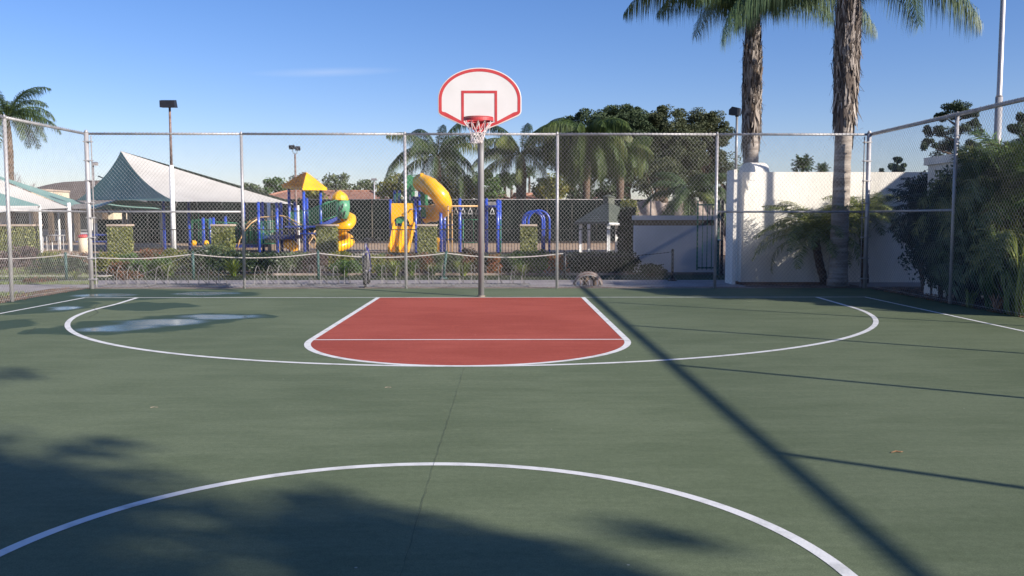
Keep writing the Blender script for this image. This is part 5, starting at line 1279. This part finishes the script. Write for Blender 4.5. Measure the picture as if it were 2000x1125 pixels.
def tiled_house(pxa, pxb, yr, ye, D, label, dep=9, hip=2.5):
    xa, xb = gx(pxa, 390, D), gx(pxb, 390, D); ze = at(pxa, ye, D).z; zr_ = at(pxa, yr, D+dep/2).z
    t = empty('tiled_house', ((xa+xb)/2, D+dep/2, 0), label, 'house', 'houses with terracotta tile roofs')
    mb = MB(); mb.box((xa+.4, D+.5, 0), (xb-.4, D+dep-.5, ze-.02)); mb.build('wall', MT['cream'], t)
    mb = MB(); r0, r1 = Vector((xa+hip, D+dep/2, zr_)), Vector((xb-hip, D+dep/2, zr_)); e = [Vector((xa, D, ze)), Vector((xb, D, ze)), Vector((xb, D+dep, ze)), Vector((xa, D+dep, ze))]
    mb.add(e+[r0, r1]+[v-Vector((0, 0, .2)) for v in e], [(0, 1, 5, 4), (1, 2, 5), (2, 3, 4, 5), (3, 0, 4), (6, 7, 1, 0), (7, 8, 2, 1), (8, 9, 3, 2), (9, 6, 0, 3), (9, 8, 7, 6)])
    rf = mb.build('roof', MT['tile'], t)
    mb = MB()
    for a, b in ((e[0], r0), (e[1], r1), (r0, r1)): mb.tube([a, b], .12, 6)
    mb.build('ridge_tiles', MT['tile'], rf)
    for q in (.3, .6): p = e[0].lerp(e[1], q).lerp(r0.lerp(r1, q), .8); mb = MB(); mb.tube([p, p+Vector((0, 0, .35))], .1, 6); mb.build('vent', MT['bark'], rf)
    return t
tiled_house(470, 770, 373.5, 395, 70, 'long low house with brown tile roof behind the windscreen, left of centre')
tiled_house(925, 1010, 381, 392, 66, 'small hipped tile roof right of the basketball pole', 6, 2.2)
tiled_house(985, 1062, 379, 394, 62, 'tile roof beside the third palm trunk', 6, 2)
tiled_house(1150, 1180, 384, 392, 80, 'scrap of tile roof and cream wall seen beneath the pines', 5, 1.5)
#tiled_house(1255, 1425, 384, 398, 60, 'pale house hidden behind the small palm and pines above the grey wall', 8, 2)
# tan slope wall + fence posts behind low grey wall
tw2 = empty('retaining_wall', (gx(1330, 420, 34), 36, 0), 'tan boulder slope wall behind the grey wall', 'wall')
mb = MB(); mb.grid(lambda u, v: (gx(1256, 420, 36)+u*(gx(1425, 420, 36)-gx(1256, 420, 36)), 36+v*2.6+.2*sin(u*31)*v, at(1300, 432, 36).z*0+(2.15+.06*sin(u*9))*v+.03*sin(u*40+v*9)), 40, 10); mb.build('rock_face', ground_mat('tan_rock', (.17,.13,.11), (.36,.29,.24), 2, 9, c=(.26,.21,.175)), tw2, True)
for px, yt in ((1271, 385), (1316, 385), (1352, 383), (1388, 360)):
    x = gx(px, 400, 33.5); mb = MB(); mb.tube([(x, 33.5, 0), (x, 33.5, at(px, yt, 33.5).z)], .03, 6)
    tag(mb.build('fence_post', MT['galv_dark'], loc=(x, 33.5, 0)), {1271: 'thin grey post just right of the tall dark hedge', 1316: 'thin grey post left of the small palm', 1352: 'thin grey post right of the small palm', 1388: 'tallest thin grey post near the green gate'}[px], 'post', 'thin grey posts above the grey wall')
# red bin, blue bench, tanks on the left
x = gx(164, 480, 36.8); t = empty('trash_bin', (x, 36.8, 0), 'beige bin with a red lid behind the left side fence', 'bin')
mb = MB(); mb.tube([(x, 36.8, 0), (x, 36.8, .66)], [.19, .21], 12); mb.build('bin_body', MT['cream'], t, True)
mb = MB(); mb.tube([(x, 36.8, .661), (x, 36.8, .76), (x, 36.8, .8)], [.225, .215, .1], 12); mb.build('lid', MT['red'], t, True)
x = gx(202, 470, 40); t = empty('picnic_table', (x, 40, 0), 'blue picnic table in shade right of the corner fence post', 'picnic table')
mb = MB(); mb.box((x-.85, 39.65, .7), (x+.5, 40.35, .76)); mb.build('table_top', MT['bluedark'], t)
for s in (-1, 1): mb = MB(); mb.box((x-.85, 40+s*.65-.13, .42), (x+.5, 40+s*.65+.13, .46)); mb.build('seat', MT['bluedark'], t)
for s in (-.6, .3):
    mb = MB(); mb.tube([(x+s, 39.4, 0), (x+s, 39.75, .7)], .03, 6); mb.tube([(x+s, 40.6, 0), (x+s, 40.25, .7)], .03, 6); mb.tube([(x+s, 39.3, .42), (x+s, 40.7, .42)], .025, 6); mb.build('leg', MT['bluedark'], t)
for k, (px, col) in enumerate(((82, 'white'), (104, 'galv'))):
    x = gx(px, 470, 41); t = empty('white_table', (x, 41, 0), ['small white table left of the thin white canopy post', 'small grey table behind the white canopy post'][k], 'table')
    mb = MB(); mb.box((x-.4, 40.7, .66), (x+.4, 41.3, .71)); mb.build('table_top', MT[col], t)
    for sx in (-.34, .34):
        for sy in (-.24, .24): mb = MB(); mb.tube([(x+sx, 41+sy, 0), (x+sx, 41+sy, .66)], .02, 6); mb.build('leg', MT[col], t)

# ------------------------------------------------------------------ trees
def tree(c_, rad, zc, m, label, D, nc, nl, size, cr, trunk_r=.25, seed=1, name='tree', zmin=-.8, inner=.5, limbs=7, m2=None, cat='tree', group=None, trunk_mat='bark', aspect=.5, extra=()):
    rnd = random.Random(seed); x = c_; t = empty(name, (x, D, 0), label, cat, group)
    mb = MB(); zb = max(.3, zc-rad[2]*.9)
    mb.tube([(x, D, -.1), (x+.1, D, zb*.5), (x-.05, D, zb), (x, D, zc)], [trunk_r*1.25, trunk_r, trunk_r*.85, trunk_r*.4], 10)
    for k in range(limbs):
        a = rnd.uniform(0, 6.28); h = rnd.uniform(.2, .95); b0 = Vector((x, D, zb*(.75+.25*h)))
        e = Vector((x+rad[0]*.75*cos(a), D+rad[1]*.75*sin(a), zc+rad[2]*rnd.uniform(-.4, .6))); md = b0.lerp(e, .5)+Vector((0, 0, -.08*rad[2]))
        mb.tube([b0, md, e], [trunk_r*.55, trunk_r*.3, trunk_r*.08], 6)
    for (e, r_, n_) in extra: mb.tube([Vector((x, D, zc)), Vector((x, D, zc)).lerp(Vector(e), .5)+Vector((0, 0, .1)), Vector(e)], [.03, .02, .008], 5)
    mb.build('trunk', MT[trunk_mat], t, True)
    mb = MB()
    for (e, r_, n_) in extra: leafcloud(mb, e, (r_, r_, r_*.6), n_, size, rnd, 0)
    clumps(mb, (x, D, zc), rad, nc, cr, nl, size, rnd, inner, zmin, aspect); mb.build('crown', MT[m], t)
    if m2: mb = MB(); clumps(mb, (x, D, zc), [q*.93 for q in rad], nc//3, cr, nl, size, rnd, inner, zmin, aspect); mb.build('bronze_growth', MT[m2], t)
    return t
def T(px0, px1, yt, yb, D, m, label, nc=45, nl=90, size=.3, cr=.9, seed=1, **k):
    x0_, x1_ = gx(px0, yt, D), gx(px1, yt, D); z1_, z0_ = at(px0, yt, D).z, at(px0, yb, D).z
    return tree((x0_+x1_)/2, ((x1_-x0_)/2, k.pop('dep', (x1_-x0_)/2), (z1_-z0_)/2), (z0_+z1_)/2, m, label, D, nc, nl, size, cr, seed=seed, **k)
# the big pine group
T(1075, 1215, 212, 372, 70, 'pine', 'dark green left lobe of the big pine group right of the hoop', 159, 360, .19, .62, 3, name='pine_tree', trunk_r=.35, m2=None, dep=3, inner=.55, zmin=-.6)
T(1140, 1310, 204, 372, 72, 'pine', 'tallest dark pine in the middle of the pine group', 213, 360, .19, .62, 4, name='pine_tree', trunk_r=.4, m2=None, dep=3.4, inner=.55, zmin=-.6)
T(1228, 1372, 212, 388, 71, 'pine2', 'bronze green pine in the right half of the pine group', 178, 360, .19, .62, 5, name='pine_tree', trunk_r=.35, m2=None, dep=3, inner=.5, zmin=-.7)
T(1320, 1428, 214, 372, 73, 'pine2', 'rightmost bronze pine of the group beside the tilted floodlight', 142, 340, .19, .58, 6, name='pine_tree', trunk_r=.3, m2=None, dep=2.6, inner=.5, zmin=-.8)
T(1238, 1330, 300, 392, 66, 'pine2', 'low brownish conifer foliage under the pines above the gazebo', 40, 90, .24, .8, 7, name='pine_tree', trunk_r=.2, inner=.3)
T(1385, 1462, 300, 372, 75, 'leafg', 'thin grey twiggy tree behind the white pier', 26, 60, .2, .7, 8, inner=.2)
# background broadleaf row
rowt = [(425, 470, 362, 376, 85, 'leafg', 'small grey green tree above the low end of the big canopy'),
        (462, 512, 358, 378, 82, 'leafg', 'rounded grey tree just right of the second fence post'),
        (514, 560, 348, 384, 80, 'leafm', 'green tree left of the yellow pyramid roof'),
        (552, 600, 343, 392, 84, 'leafd', 'dark slender tree directly behind the yellow pyramid roof'),
        (590, 632, 352, 396, 62, 'leafy', 'olive bush behind the play tower posts'),
        (630, 690, 338, 380, 78, 'leafg', 'airy grey green tree right of the yellow pyramid roof'),
        (686, 734, 352, 380, 80, 'leafg', 'sparse grey tree between the two play towers'),
        (735, 800, 344, 384, 64, 'leafy', 'yellow green bush left of the tube slide'),
        (832, 905, 312, 372, 74, 'leafg', 'airy pale tree behind the palm left of the hoop'),
        (856, 935, 350, 392, 60, 'leafy', 'broad olive green tree behind the ring ladder'),
        (925, 985, 330, 388, 63, 'leafm', 'dense green tree right of the basketball pole'),
        (896, 935, 343, 366, 80, 'leafd', 'dark round tree crown just left of the basketball pole'),
        (1052, 1110, 345, 392, 61, 'leafy', 'cream flowering shrub tree behind the fourth tall fence post'),
        (1100, 1160, 330, 396, 64, 'leafd', 'dark undergrowth tree under the drooping palms'),
        (1160, 1235, 345, 396, 60, 'leafd', 'dark undergrowth tree above the gazebo roof'),
        (1034, 1075, 350, 388, 78, 'leafg', 'faint grey tree behind the third palm trunk')]
for i, (a, b, yt, yb, D, m, lab) in enumerate(rowt):
    T(a, b, yt, yb+12, D, m, lab, 34, 75, .22, .5 if b-a > 50 else .42, 20+i, trunk_r=.14, inner=.25, aspect=.7)
# bare purplish tree at the far left
t = empty('bare_tree', (gx(35, 400, 60), 60, 0), 'bare purplish grey winter tree behind the left palm', 'tree'); mb = MB(); rt = random.Random(9)
def branch(p, d, L_, r_, dep):
    e = p+d*L_; mb.tube([p, p.lerp(e, .5)+Vector((rt.uniform(-.05, .05)*L_, 0, 0)), e], [r_, r_*.8, r_*.6], 4, cap=False)
    if dep == 0: return
    for _ in range(3 if dep > 1 else 5):
        nd = (d+Vector((rt.gauss(0, .5), rt.gauss(0, .5), rt.gauss(.05, .35)))).normalized(); branch(p.lerp(e, rt.uniform(.6, 1)), nd, L_*rt.uniform(.55, .8), r_*.55, dep-1)
for px in (-10, 25, 50):
    branch(Vector((gx(px, 400, 60), 60+rt.uniform(-1, 1), 0)), Vector((0, 0, 1)), 1.7, .12, 5)
mb.build('branches', MT['twig'], t)
# conifers on the far right
def conifer(px, ytop, D, lobes, seed, label, m='pine', size=.2):
    rnd = random.Random(seed); x = gx(px, 320, D); zt_ = at(px, ytop, D).z; t = empty('conifer', (x, D, 0), label, 'tree'); k = D/F_PX
    mb = MB(); mb.tube([(x, D, -.1), (x+.1, D, zt_*.6), (x, D, zt_-.2)], [.28, .18, .05], 8); ml = MB()
    for (lx, ly, rx, ry) in lobes:
        e = at(lx, ly, D+rnd.uniform(-.8, .8)); mb.tube([(x, D, max(1, e.z-ry*k*1.6)), (x*.5+e.x*.5, (D+e.y)/2, e.z-ry*k*.9), e], [.09, .05, .02], 5)
        for q in range(9):
            a = rnd.uniform(0, 6.28); r_ = rnd.random()**.5; c_ = e+Vector((cos(a)*r_*rx*k*.75, rnd.uniform(-.6, .6)*rx*k, sin(a)*r_*ry*k*.6))
            rr = rnd.uniform(.3, .5)*rx*k; leafcloud(ml, c_, (rr, rr, min(rr, ry*k*.55)), 150, size, rnd, .1, aspect=.3)
    mb.build('trunk', MT['bark'], t); ml.build('crown', MT[m], t)
conifer(1864, 196, 52, [(1868, 210, 27, 13), (1845, 228, 20, 11), (1893, 222, 18, 9), (1822, 255, 22, 13), (1878, 258, 34, 14), (1907, 240, 16, 9), (1812, 283, 17, 12), (1850, 284, 26, 15), (1897, 284, 22, 13), (1830, 310, 28, 16), (1875, 313, 28, 15)], 3, 'ragged tall conifer behind the right fence post')
conifer(1995, 215, 50, [(2001, 228, 16, 15), (1986, 252, 18, 14), (2006, 270, 20, 14), (1984, 284, 22, 15), (1974, 303, 18, 12), (2000, 308, 28, 16)], 5, 'dark conifer cut by the right edge of the picture')
conifer(1752, 304, 62, [(1752, 314, 9, 9), (1746, 326, 12, 9), (1759, 328, 11, 9), (1752, 338, 15, 9)], 7, 'small distant conifer above the right end of the white wall', size=.17)
conifer(1722, 326, 70, [(1722, 331, 4, 5), (1722, 338, 7, 6)], 8, 'tiny distant conifer just left of the small one above the wall', size=.17)

# ------------------------------------------------------------------ palms
rp = random.Random(21)
pa = gx(1467, 330, 22.6); zc_ = at(1462, 34, 22.6).z
queen_palm((pa, 22.6, 0), zc_, 'tall queen palm rising behind the rounded cap of the white wall', [(0, .24), (2.5, .185), (zc_-2.9, .19), (zc_-2.3, .215), (zc_-1.2, .2), (zc_-.5, .15), (zc_, .1)], 22, rp, fl=3.9, n=230, ll=1.0, lw_=.017, boots=(zc_-3.05, zc_-.1), hang=.9, elevs=(.72, 1.4), droops=(1.75, 2.3), lean=(-.004, 0), boot_n=1300, yellow=.12)
pb_ = gx(1637, 500, 18.75); zb_c = at(1648, -66, 18.75).z
queen_palm((pb_, 18.75, 0), zb_c, 'nearest thick queen palm trunk with ragged bark in front of the white wall', [(0, .225), (.3, .19), (2.6, .168), (3.4, .175), (3.9, .215), (5.2, .235), (5.9, .17), (zb_c, .13)], 17, rp, fl=3.1, n=210, ll=1.0, lw_=.017, boots=(3.35, zb_c-.1), hang=.86, elevs=(.05, 1.3), droops=(1.3, 1.75), lean=(.014, 0), boot_n=1700, yellow=.1, azs=[-.25, .1, .45, .9, 1.3, 5.4, 5.7, -.1, .3, 1.1, 5.6, 0.0, .6, 1.2, 2.6, 3.2])
# mid palms by the playground
def mid_palm(px, ybase, yc, D, fr, seed, label, fl=3.5, tr=.22, **k):
    x = gx(px, yc, D); z = at(px, yc, D).z
    return queen_palm((x, D, 0), z, label, [(0, tr), (z*.45, tr*.95), (z*.75, tr*1.15), (z*.9, tr*.9), (z, tr*.55)], fr, random.Random(seed), fl=fl, n=k.pop('n', 130), ll=k.pop('ll', 1.0), lw_=k.pop('lw_', .034), m=k.pop('m', 'q3'), tm='trunk_dark', hang=k.pop('hang', .7), elevs=k.pop('elevs', (-.15, 1.35)), droops=k.pop('droops', (1.3, 2.2)), boots=None, yellow=.15, rach=.04, **k)
mid_palm(854, 390, 304, 57, 20, 31, 'queen palm whose crown spreads left of the backboard', fl=4.1, hang=.85, elevs=(-.3, 1.35), n=150)
mid_palm(1018, 390, 302, 56, 18, 33, 'queen palm just right of the backboard with a thick bulging trunk', tr=.3, fl=3.9, hang=.85, n=150)
mid_palm(1146, 390, 272, 54, 34, 35, 'big drooping queen palm in front of the pines', fl=3.4, hang=.95, elevs=(-.5, 1.2), droops=(1.5, 2.4), n=150, ll=1.5, m='q4')
mid_palm(1212, 390, 296, 55, 18, 36, 'smaller drooping palm between the pines and the big drooping palm', fl=2.2, hang=.95, elevs=(-.5, 1.1), n=120, ll=1.3, m='q4')
mid_palm(1348, 420, 384, 32, 16, 37, 'small palm above the grey wall in front of the pines', fl=1.75, tr=.12, ll=.5, lw_=.03, hang=.45)
mid_palm(14, 400, 232, 41, 26, 39, 'tall queen palm at the left edge above the canopies', fl=2.55, tr=.17, n=110, ll=.65, lw_=.024, m='q3')
for px, yc, D, s, lab in ((986, 356, 95, 5, 'tiny distant fan palm right of the basketball pole'), (999, 353, 110, 6, 'second tiny distant fan palm, right of the first, beside the palm trunk'), (1034, 337, 130, 7, 'tiny distant fan palm just right of the bulging palm trunk'), (1568, 322, 90, 9, 'small distant palm top above the white wall'), (1606, 331, 140, 10, 'tiniest palm top above the white wall, left of the big trunk')):
    x = gx(px, yc, D); z = at(px, yc, D).z
    queen_palm((x, D, 0), z, lab, [(0, .2), (z, .14)], 30, random.Random(s), fl=1.2, n=12, ll=.5, lw_=.12, m='q3', tm='trunk_dark', hang=.2, elevs=(-.7, 1.4), droops=(.2, .6), rach=.03)

# pygmy date palm leaning in front of the wall
rq = random.Random(44); PD = 19.45
b0 = at(1612, 552, PD); b0.z = 0; tp = at(1592, 462, PD)
t = empty('pygmy_date_palm', b0, 'small leaning date palm with feathery fronds beside the thick palm trunk', 'palm tree')
mb = MB(); k = 12; pts = [b0.lerp(tp, q/k)+Vector((-.03*sin(pi*q/k), 0, 0)) for q in range(k+1)]
mb.tube(pts, [.085*(1+.13*(i % 2)) for i in range(k+1)], 12); mb.build('trunk', MT['trunk_dark'], t, True)
mb = MB()
for i in range(44):
    az = i*2.39996+rq.uniform(-.2, .2); q = (i+.5)/44
    frond(mb, tp, az, 1.35-1.3*q, rq.uniform(1.15, 1.5)*(1.12 if cos(az) < 0 else .95), rq.uniform(1.3, 2.1), 64, .26, .017, rq, .25, .009)
mb.build('crown', MT['q5'], t)
t = empty('pygmy_date_palm', at(1690, 552, PD+.2), 'feathery date palm between the thick trunk and the right corner post', 'palm tree'); t.location.z = 0; WL[t.name] = Vector(t.location)
tp2 = at(1685, 445, PD+.2); mb = MB(); bb0 = Vector(t.location); mb.tube([bb0.lerp(tp2, q/10) for q in range(11)], [.075*(1+.12*(i % 2)) for i in range(11)], 12); mb.build('trunk', MT['trunk_dark'], t, True)
mb = MB()
for i in range(30):
    az = i*2.39996+rq.uniform(-.2, .2); q = (i+.5)/30
    frond(mb, tp2+Vector((0, 0, .2)), az, 1.35-1.2*q, rq.uniform(.8, 1.2), rq.uniform(1.2, 2.0), 60, .25, .017, rq, .25, .009)
mb.build('crown', MT['q5'], t)

# ------------------------------------------------------------------ planting behind the right fence
def clip_fence(mb):
    # leaves stay on their own side of the side fence
    mb.v = [(v[0] if v[0] > XR+.06 else XR+.06-.012*abs(sin(v[1]*37+v[2]*23)), v[1], v[2]) for v in mb.v]
def palm_shrub(x, y, z, n, fl, label, seed, m='q1', ll=.35, lw_=.03, hang=.25, trunk=True, elevs=(.1, 1.45), nl=44):
    r = random.Random(seed); t = empty('palm_shrub', (x, y, 0), label, 'palm shrub'); mb = MB()
    if trunk and z > .1: mb.tube([(x, y, 0), (x+.03, y, z)], [.1, .08], 8); mb.build('trunk', MT['trunk_dark'], t, True)
    mb = MB()
    for i in range(n):
        q = (i+.5)/n; frond(mb, Vector((x, y, z)), i*2.39996+r.uniform(-.3, .3), elevs[1]-(elevs[1]-elevs[0])*q, fl*r.uniform(.8, 1.1), r.uniform(.9, 1.8), nl, ll, lw_, r, hang, .012)
    clip_fence(mb); mb.build('crown', MT[m], t)
def PX(px, D): return gx(px, 450, D)
palm_shrub(PX(1825, 17.2), 17.2, 1.5, 26, 1.15, 'dark feathery palm reaching left before the wall end behind the right fence', 51, 'leafd', .36, .03)
palm_shrub(PX(1880, 15.5), 15.5, 1.45, 28, 1.1, 'dense feathery palm left of the stucco pier', 52, 'q2', .5, .028)
palm_shrub(PX(1905, 14.9), 14.9, .6, 26, 1.1, 'low broad palm just right of the right fence post', 53, 'q1', .6, .026)
palm_shrub(PX(1945, 14.7), 14.7, 1.7, 34, 1.15, 'tall bright green palm below the mast', 54, 'q2', .6, .026, nl=60)
palm_shrub(PX(1992, 14.2), 14.2, 1.85, 34, 1.2, 'lime green palm at the far right edge of the picture', 55, 'strap', .6, .026, nl=60)
palm_shrub(PX(1930, 16.9), 16.9, 2.2, 24, 1.0, 'highest olive palm above the stucco pier', 56, 'q2', .4, .025)
palm_shrub(PX(1965, 13.7), 13.7, .7, 30, .95, 'low lime palm whose fronds poke at the right fence', 58, 'q2', .4, .035, nl=50)
def big_leaf(x, y, n, h, label, seed, m='strap', sp=.7, w_=.11, z=0):
    r = random.Random(seed); mb = MB(); blades(mb, (x, y, z), n, h, sp, w_, r, .45, .5, 6); clip_fence(mb)
    tag(mb.build('broad_leaf_plant', MT[m], loc=(x, y, 0)), label, 'plant')
big_leaf(PX(1945, 13.9), 13.9, 60, 1.2, 'broad leafed green plant pushing at the lower right fence', 61, sp=.5)
big_leaf(PX(1985, 13.2), 13.2, 50, .95, 'glossy strap leafed plant over the brown litter at right', 62, 'strap', .55)
big_leaf(PX(1893, 14.9), 14.9, 60, 1.5, 'tall dark strap leafed plant beside the right fence post', 63, 'leafd', .6)
big_leaf(PX(1900, 14.3), 14.3, 26, .45, 'small yellow green weed at the foot of the right fence', 64, 'strapy', .3, .06)
big_leaf(PX(1975, 14.0), 14.0, 70, 1.9, 'tall arching lime strap leaves at the right edge', 65, 'strapy', .9, .05)
big_leaf(PX(1955, 13.5), 13.5, 40, .42, 'dry golden strap leaves on the ground at the right edge', 66, 'dry', .5, .06)
palm_shrub(PX(1985, 14.9), 14.9, 2.05, 26, 1.0, 'topmost lime palm at the far right edge', 59, 'q5', .6, .026, nl=50)
big_leaf(PX(1960, 14.4), 14.4, 80, 2.3, 'tallest lime strap leaves rising below the mast', 68, 'strapy', .9, .06)
big_leaf(PX(1990, 13.6), 13.6, 80, 1.6, 'mid height green strap leaves at the right edge', 69, 'strap', .8, .07)
big_leaf(PX(2010, 12.9), 12.9, 60, 1.7, 'lime strap leaves spilling past the right edge', 67, 'strapy', .9, .05)
def bush(x, y, rx, ry, z0_, z1_, m, label, seed, n=5000, size=.09, kind='shrub'):
    r = random.Random(seed); t = empty('bush', (x, y, 0), label, kind); mb = MB()
    leafcloud(mb, (x, y, (z0_+z1_)/2), (rx*.8, ry*.8, (z1_-z0_)/2*.9), n//2, size, r, .3)
    clumps(mb, (x, y, (z0_+z1_)/2), (rx*.85, ry*.85, (z1_-z0_)/2*.85), 26, .28, n//50, size, r, .6); clip_fence(mb); mb.build('leaves', MT[m], t)
    mb = MB()
    for k in range(6): a = r.uniform(0, 6.28); mb.tube([(x, y, 0), (x+rx*.5*cos(a), y+ry*.5*sin(a), z1_*.7)], [.04, .015], 5)
    mb.build('stems', MT['bark'], t)
bush(PX(1808, 17.5), 17.5, .42, .7, .2, 2.5, 'leafd', 'dark round leafed bush left of the right fence post', 71, 6000, .08)
bush(PX(1848, 16.4), 16.4, .42, .7, 0, 2.2, 'leafd', 'black green bush directly behind the right fence post', 74, 5500, .08)
bush(PX(1858, 15.5), 15.5, .36, .5, 0, 2.4, 'leafd', 'narrow black green bush hiding the left face of the stucco pier', 77, 5500, .08)
bush(PX(1884, 15.15), 15.15, .3, .3, 0, 2.3, 'leafm', 'leafy green bush just right of the right fence post, before the stucco pier', 78, 4500, .08)
bush(PX(1826, 16.6), 16.6, .3, .45, 0, 2.1, 'leafd', 'dark bush hugging the left side of the stucco pier', 80, 4500, .08)
bush(PX(1842, 15.9), 15.9, .34, .4, 0, 2.2, 'leafd', 'dark bush just left of the right fence post', 79, 4500, .08)
bush(PX(1915, 15.2), 15.2, .55, .45, 0, 2.35, 'leafm', 'fresh green bush in front of the stucco pier', 72, 6500, .08)
bush(PX(1965, 15.3), 15.3, .4, .4, 0, 2.2, 'leafm', 'dark bush behind the lime palms at the right edge', 73, 6500, .08)
bush(PX(1880, 17.8), 17.8, .7, .7, 0, 2.6, 'leafm', 'olive bush left behind the stucco pier', 75, 5500, .08)
# off-frame trees whose shade falls into the view
rz = random.Random(77)
def shade_palm(tx, ty, h, label, seed, fr=22, fl=2.9, **k):
    return queen_palm((tx, ty, 0), h, label, [(0, .22), (h*.7, .18), (h*.9, .25), (h, .14)], fr, random.Random(seed), fl=fl, n=70, ll=.75, lw_=.035, hang=.6, elevs=(-.2, 1.3), **k)
def caster(sx, sy, h):   # crown centre height h whose shadow falls at (sx, sy)
    k = h/SUN.z; return sx+SUN.x*k, sy+SUN.y*k
def shade_tree(sx, sy, h, rad, label, seed, nc=120, nl=160, cr=.5, inner=.15, ex=()):
    x, y = caster(sx, sy, h); e = []
    for (gxx, gyy, hh, r_, n_) in ex: a, b = caster(gxx, gyy, hh); e.append(((a, b, hh), r_, n_))
    tree(x, rad, h, 'leafm', label, y, nc, nl, .16, cr, seed=seed, trunk_r=.25, inner=inner, zmin=-1, extra=e)
g_ = gr(1270, 1042); g2_ = gr(-12, 731); g3_ = gr(190, 876); g4_ = gr(620, 968); g5_ = gr(1010, 1085)
shade_tree(-4.35, 4.1, 8.0, (1.75, 1.75, 1.6), 'large dense street tree behind the viewer on the right', 81, 150, 190, .52, .0, [(g2_.x, g2_.y, 8.6, .4, 90), (g3_.x, g3_.y, 8.3, .3, 60)])
shade_tree(-1.1, 2.9, 7.4, (1.35, 1.35, 1.0), 'smaller dense tree behind the viewer beside the large one', 82, 95, 160, .4, 0, [(g_.x, g_.y, 7.7, .19, 26), (g4_.x, g4_.y, 7.5, .2, 34), (g5_.x, g5_.y, 7.2, .25, 40)])
T_ = tree(12.4, (.95, 1.0, .9), 4.2, 'leafm', 'low spreading tree outside the right fence in front of the clubhouse', 13.6, 40, 130, .18, .42, seed=94, trunk_r=.1, inner=.1)
T_ = tree(16.5, (1.3, 1.25, 1.3), 7.2, 'leafm', 'narrow dense tree added out of view to shade the grey wall', 16.5, 60, 130, .2, .5, seed=93, trunk_r=.12, inner=.1)  # unseen, added to complete the shade on the low grey wall
T_ = tree(16.5, (2.3, 1.9, 1.9), 5.6, 'leafm', 'broad leafed unseen tree added beyond the clubhouse to shade the grey wall', 18.3, 50, 120, .22, .75, seed=91, trunk_r=.2)  # put in out of view as a shade caster for the grey wall
T_ = tree(20.5, (3, 2.6, 2.2), 7.2, 'leafm', 'second unseen tree added farther right beyond the clubhouse for its shade', 20.5, 50, 120, .24, .9, seed=92, trunk_r=.24)  # another tree added out of view to cast shade
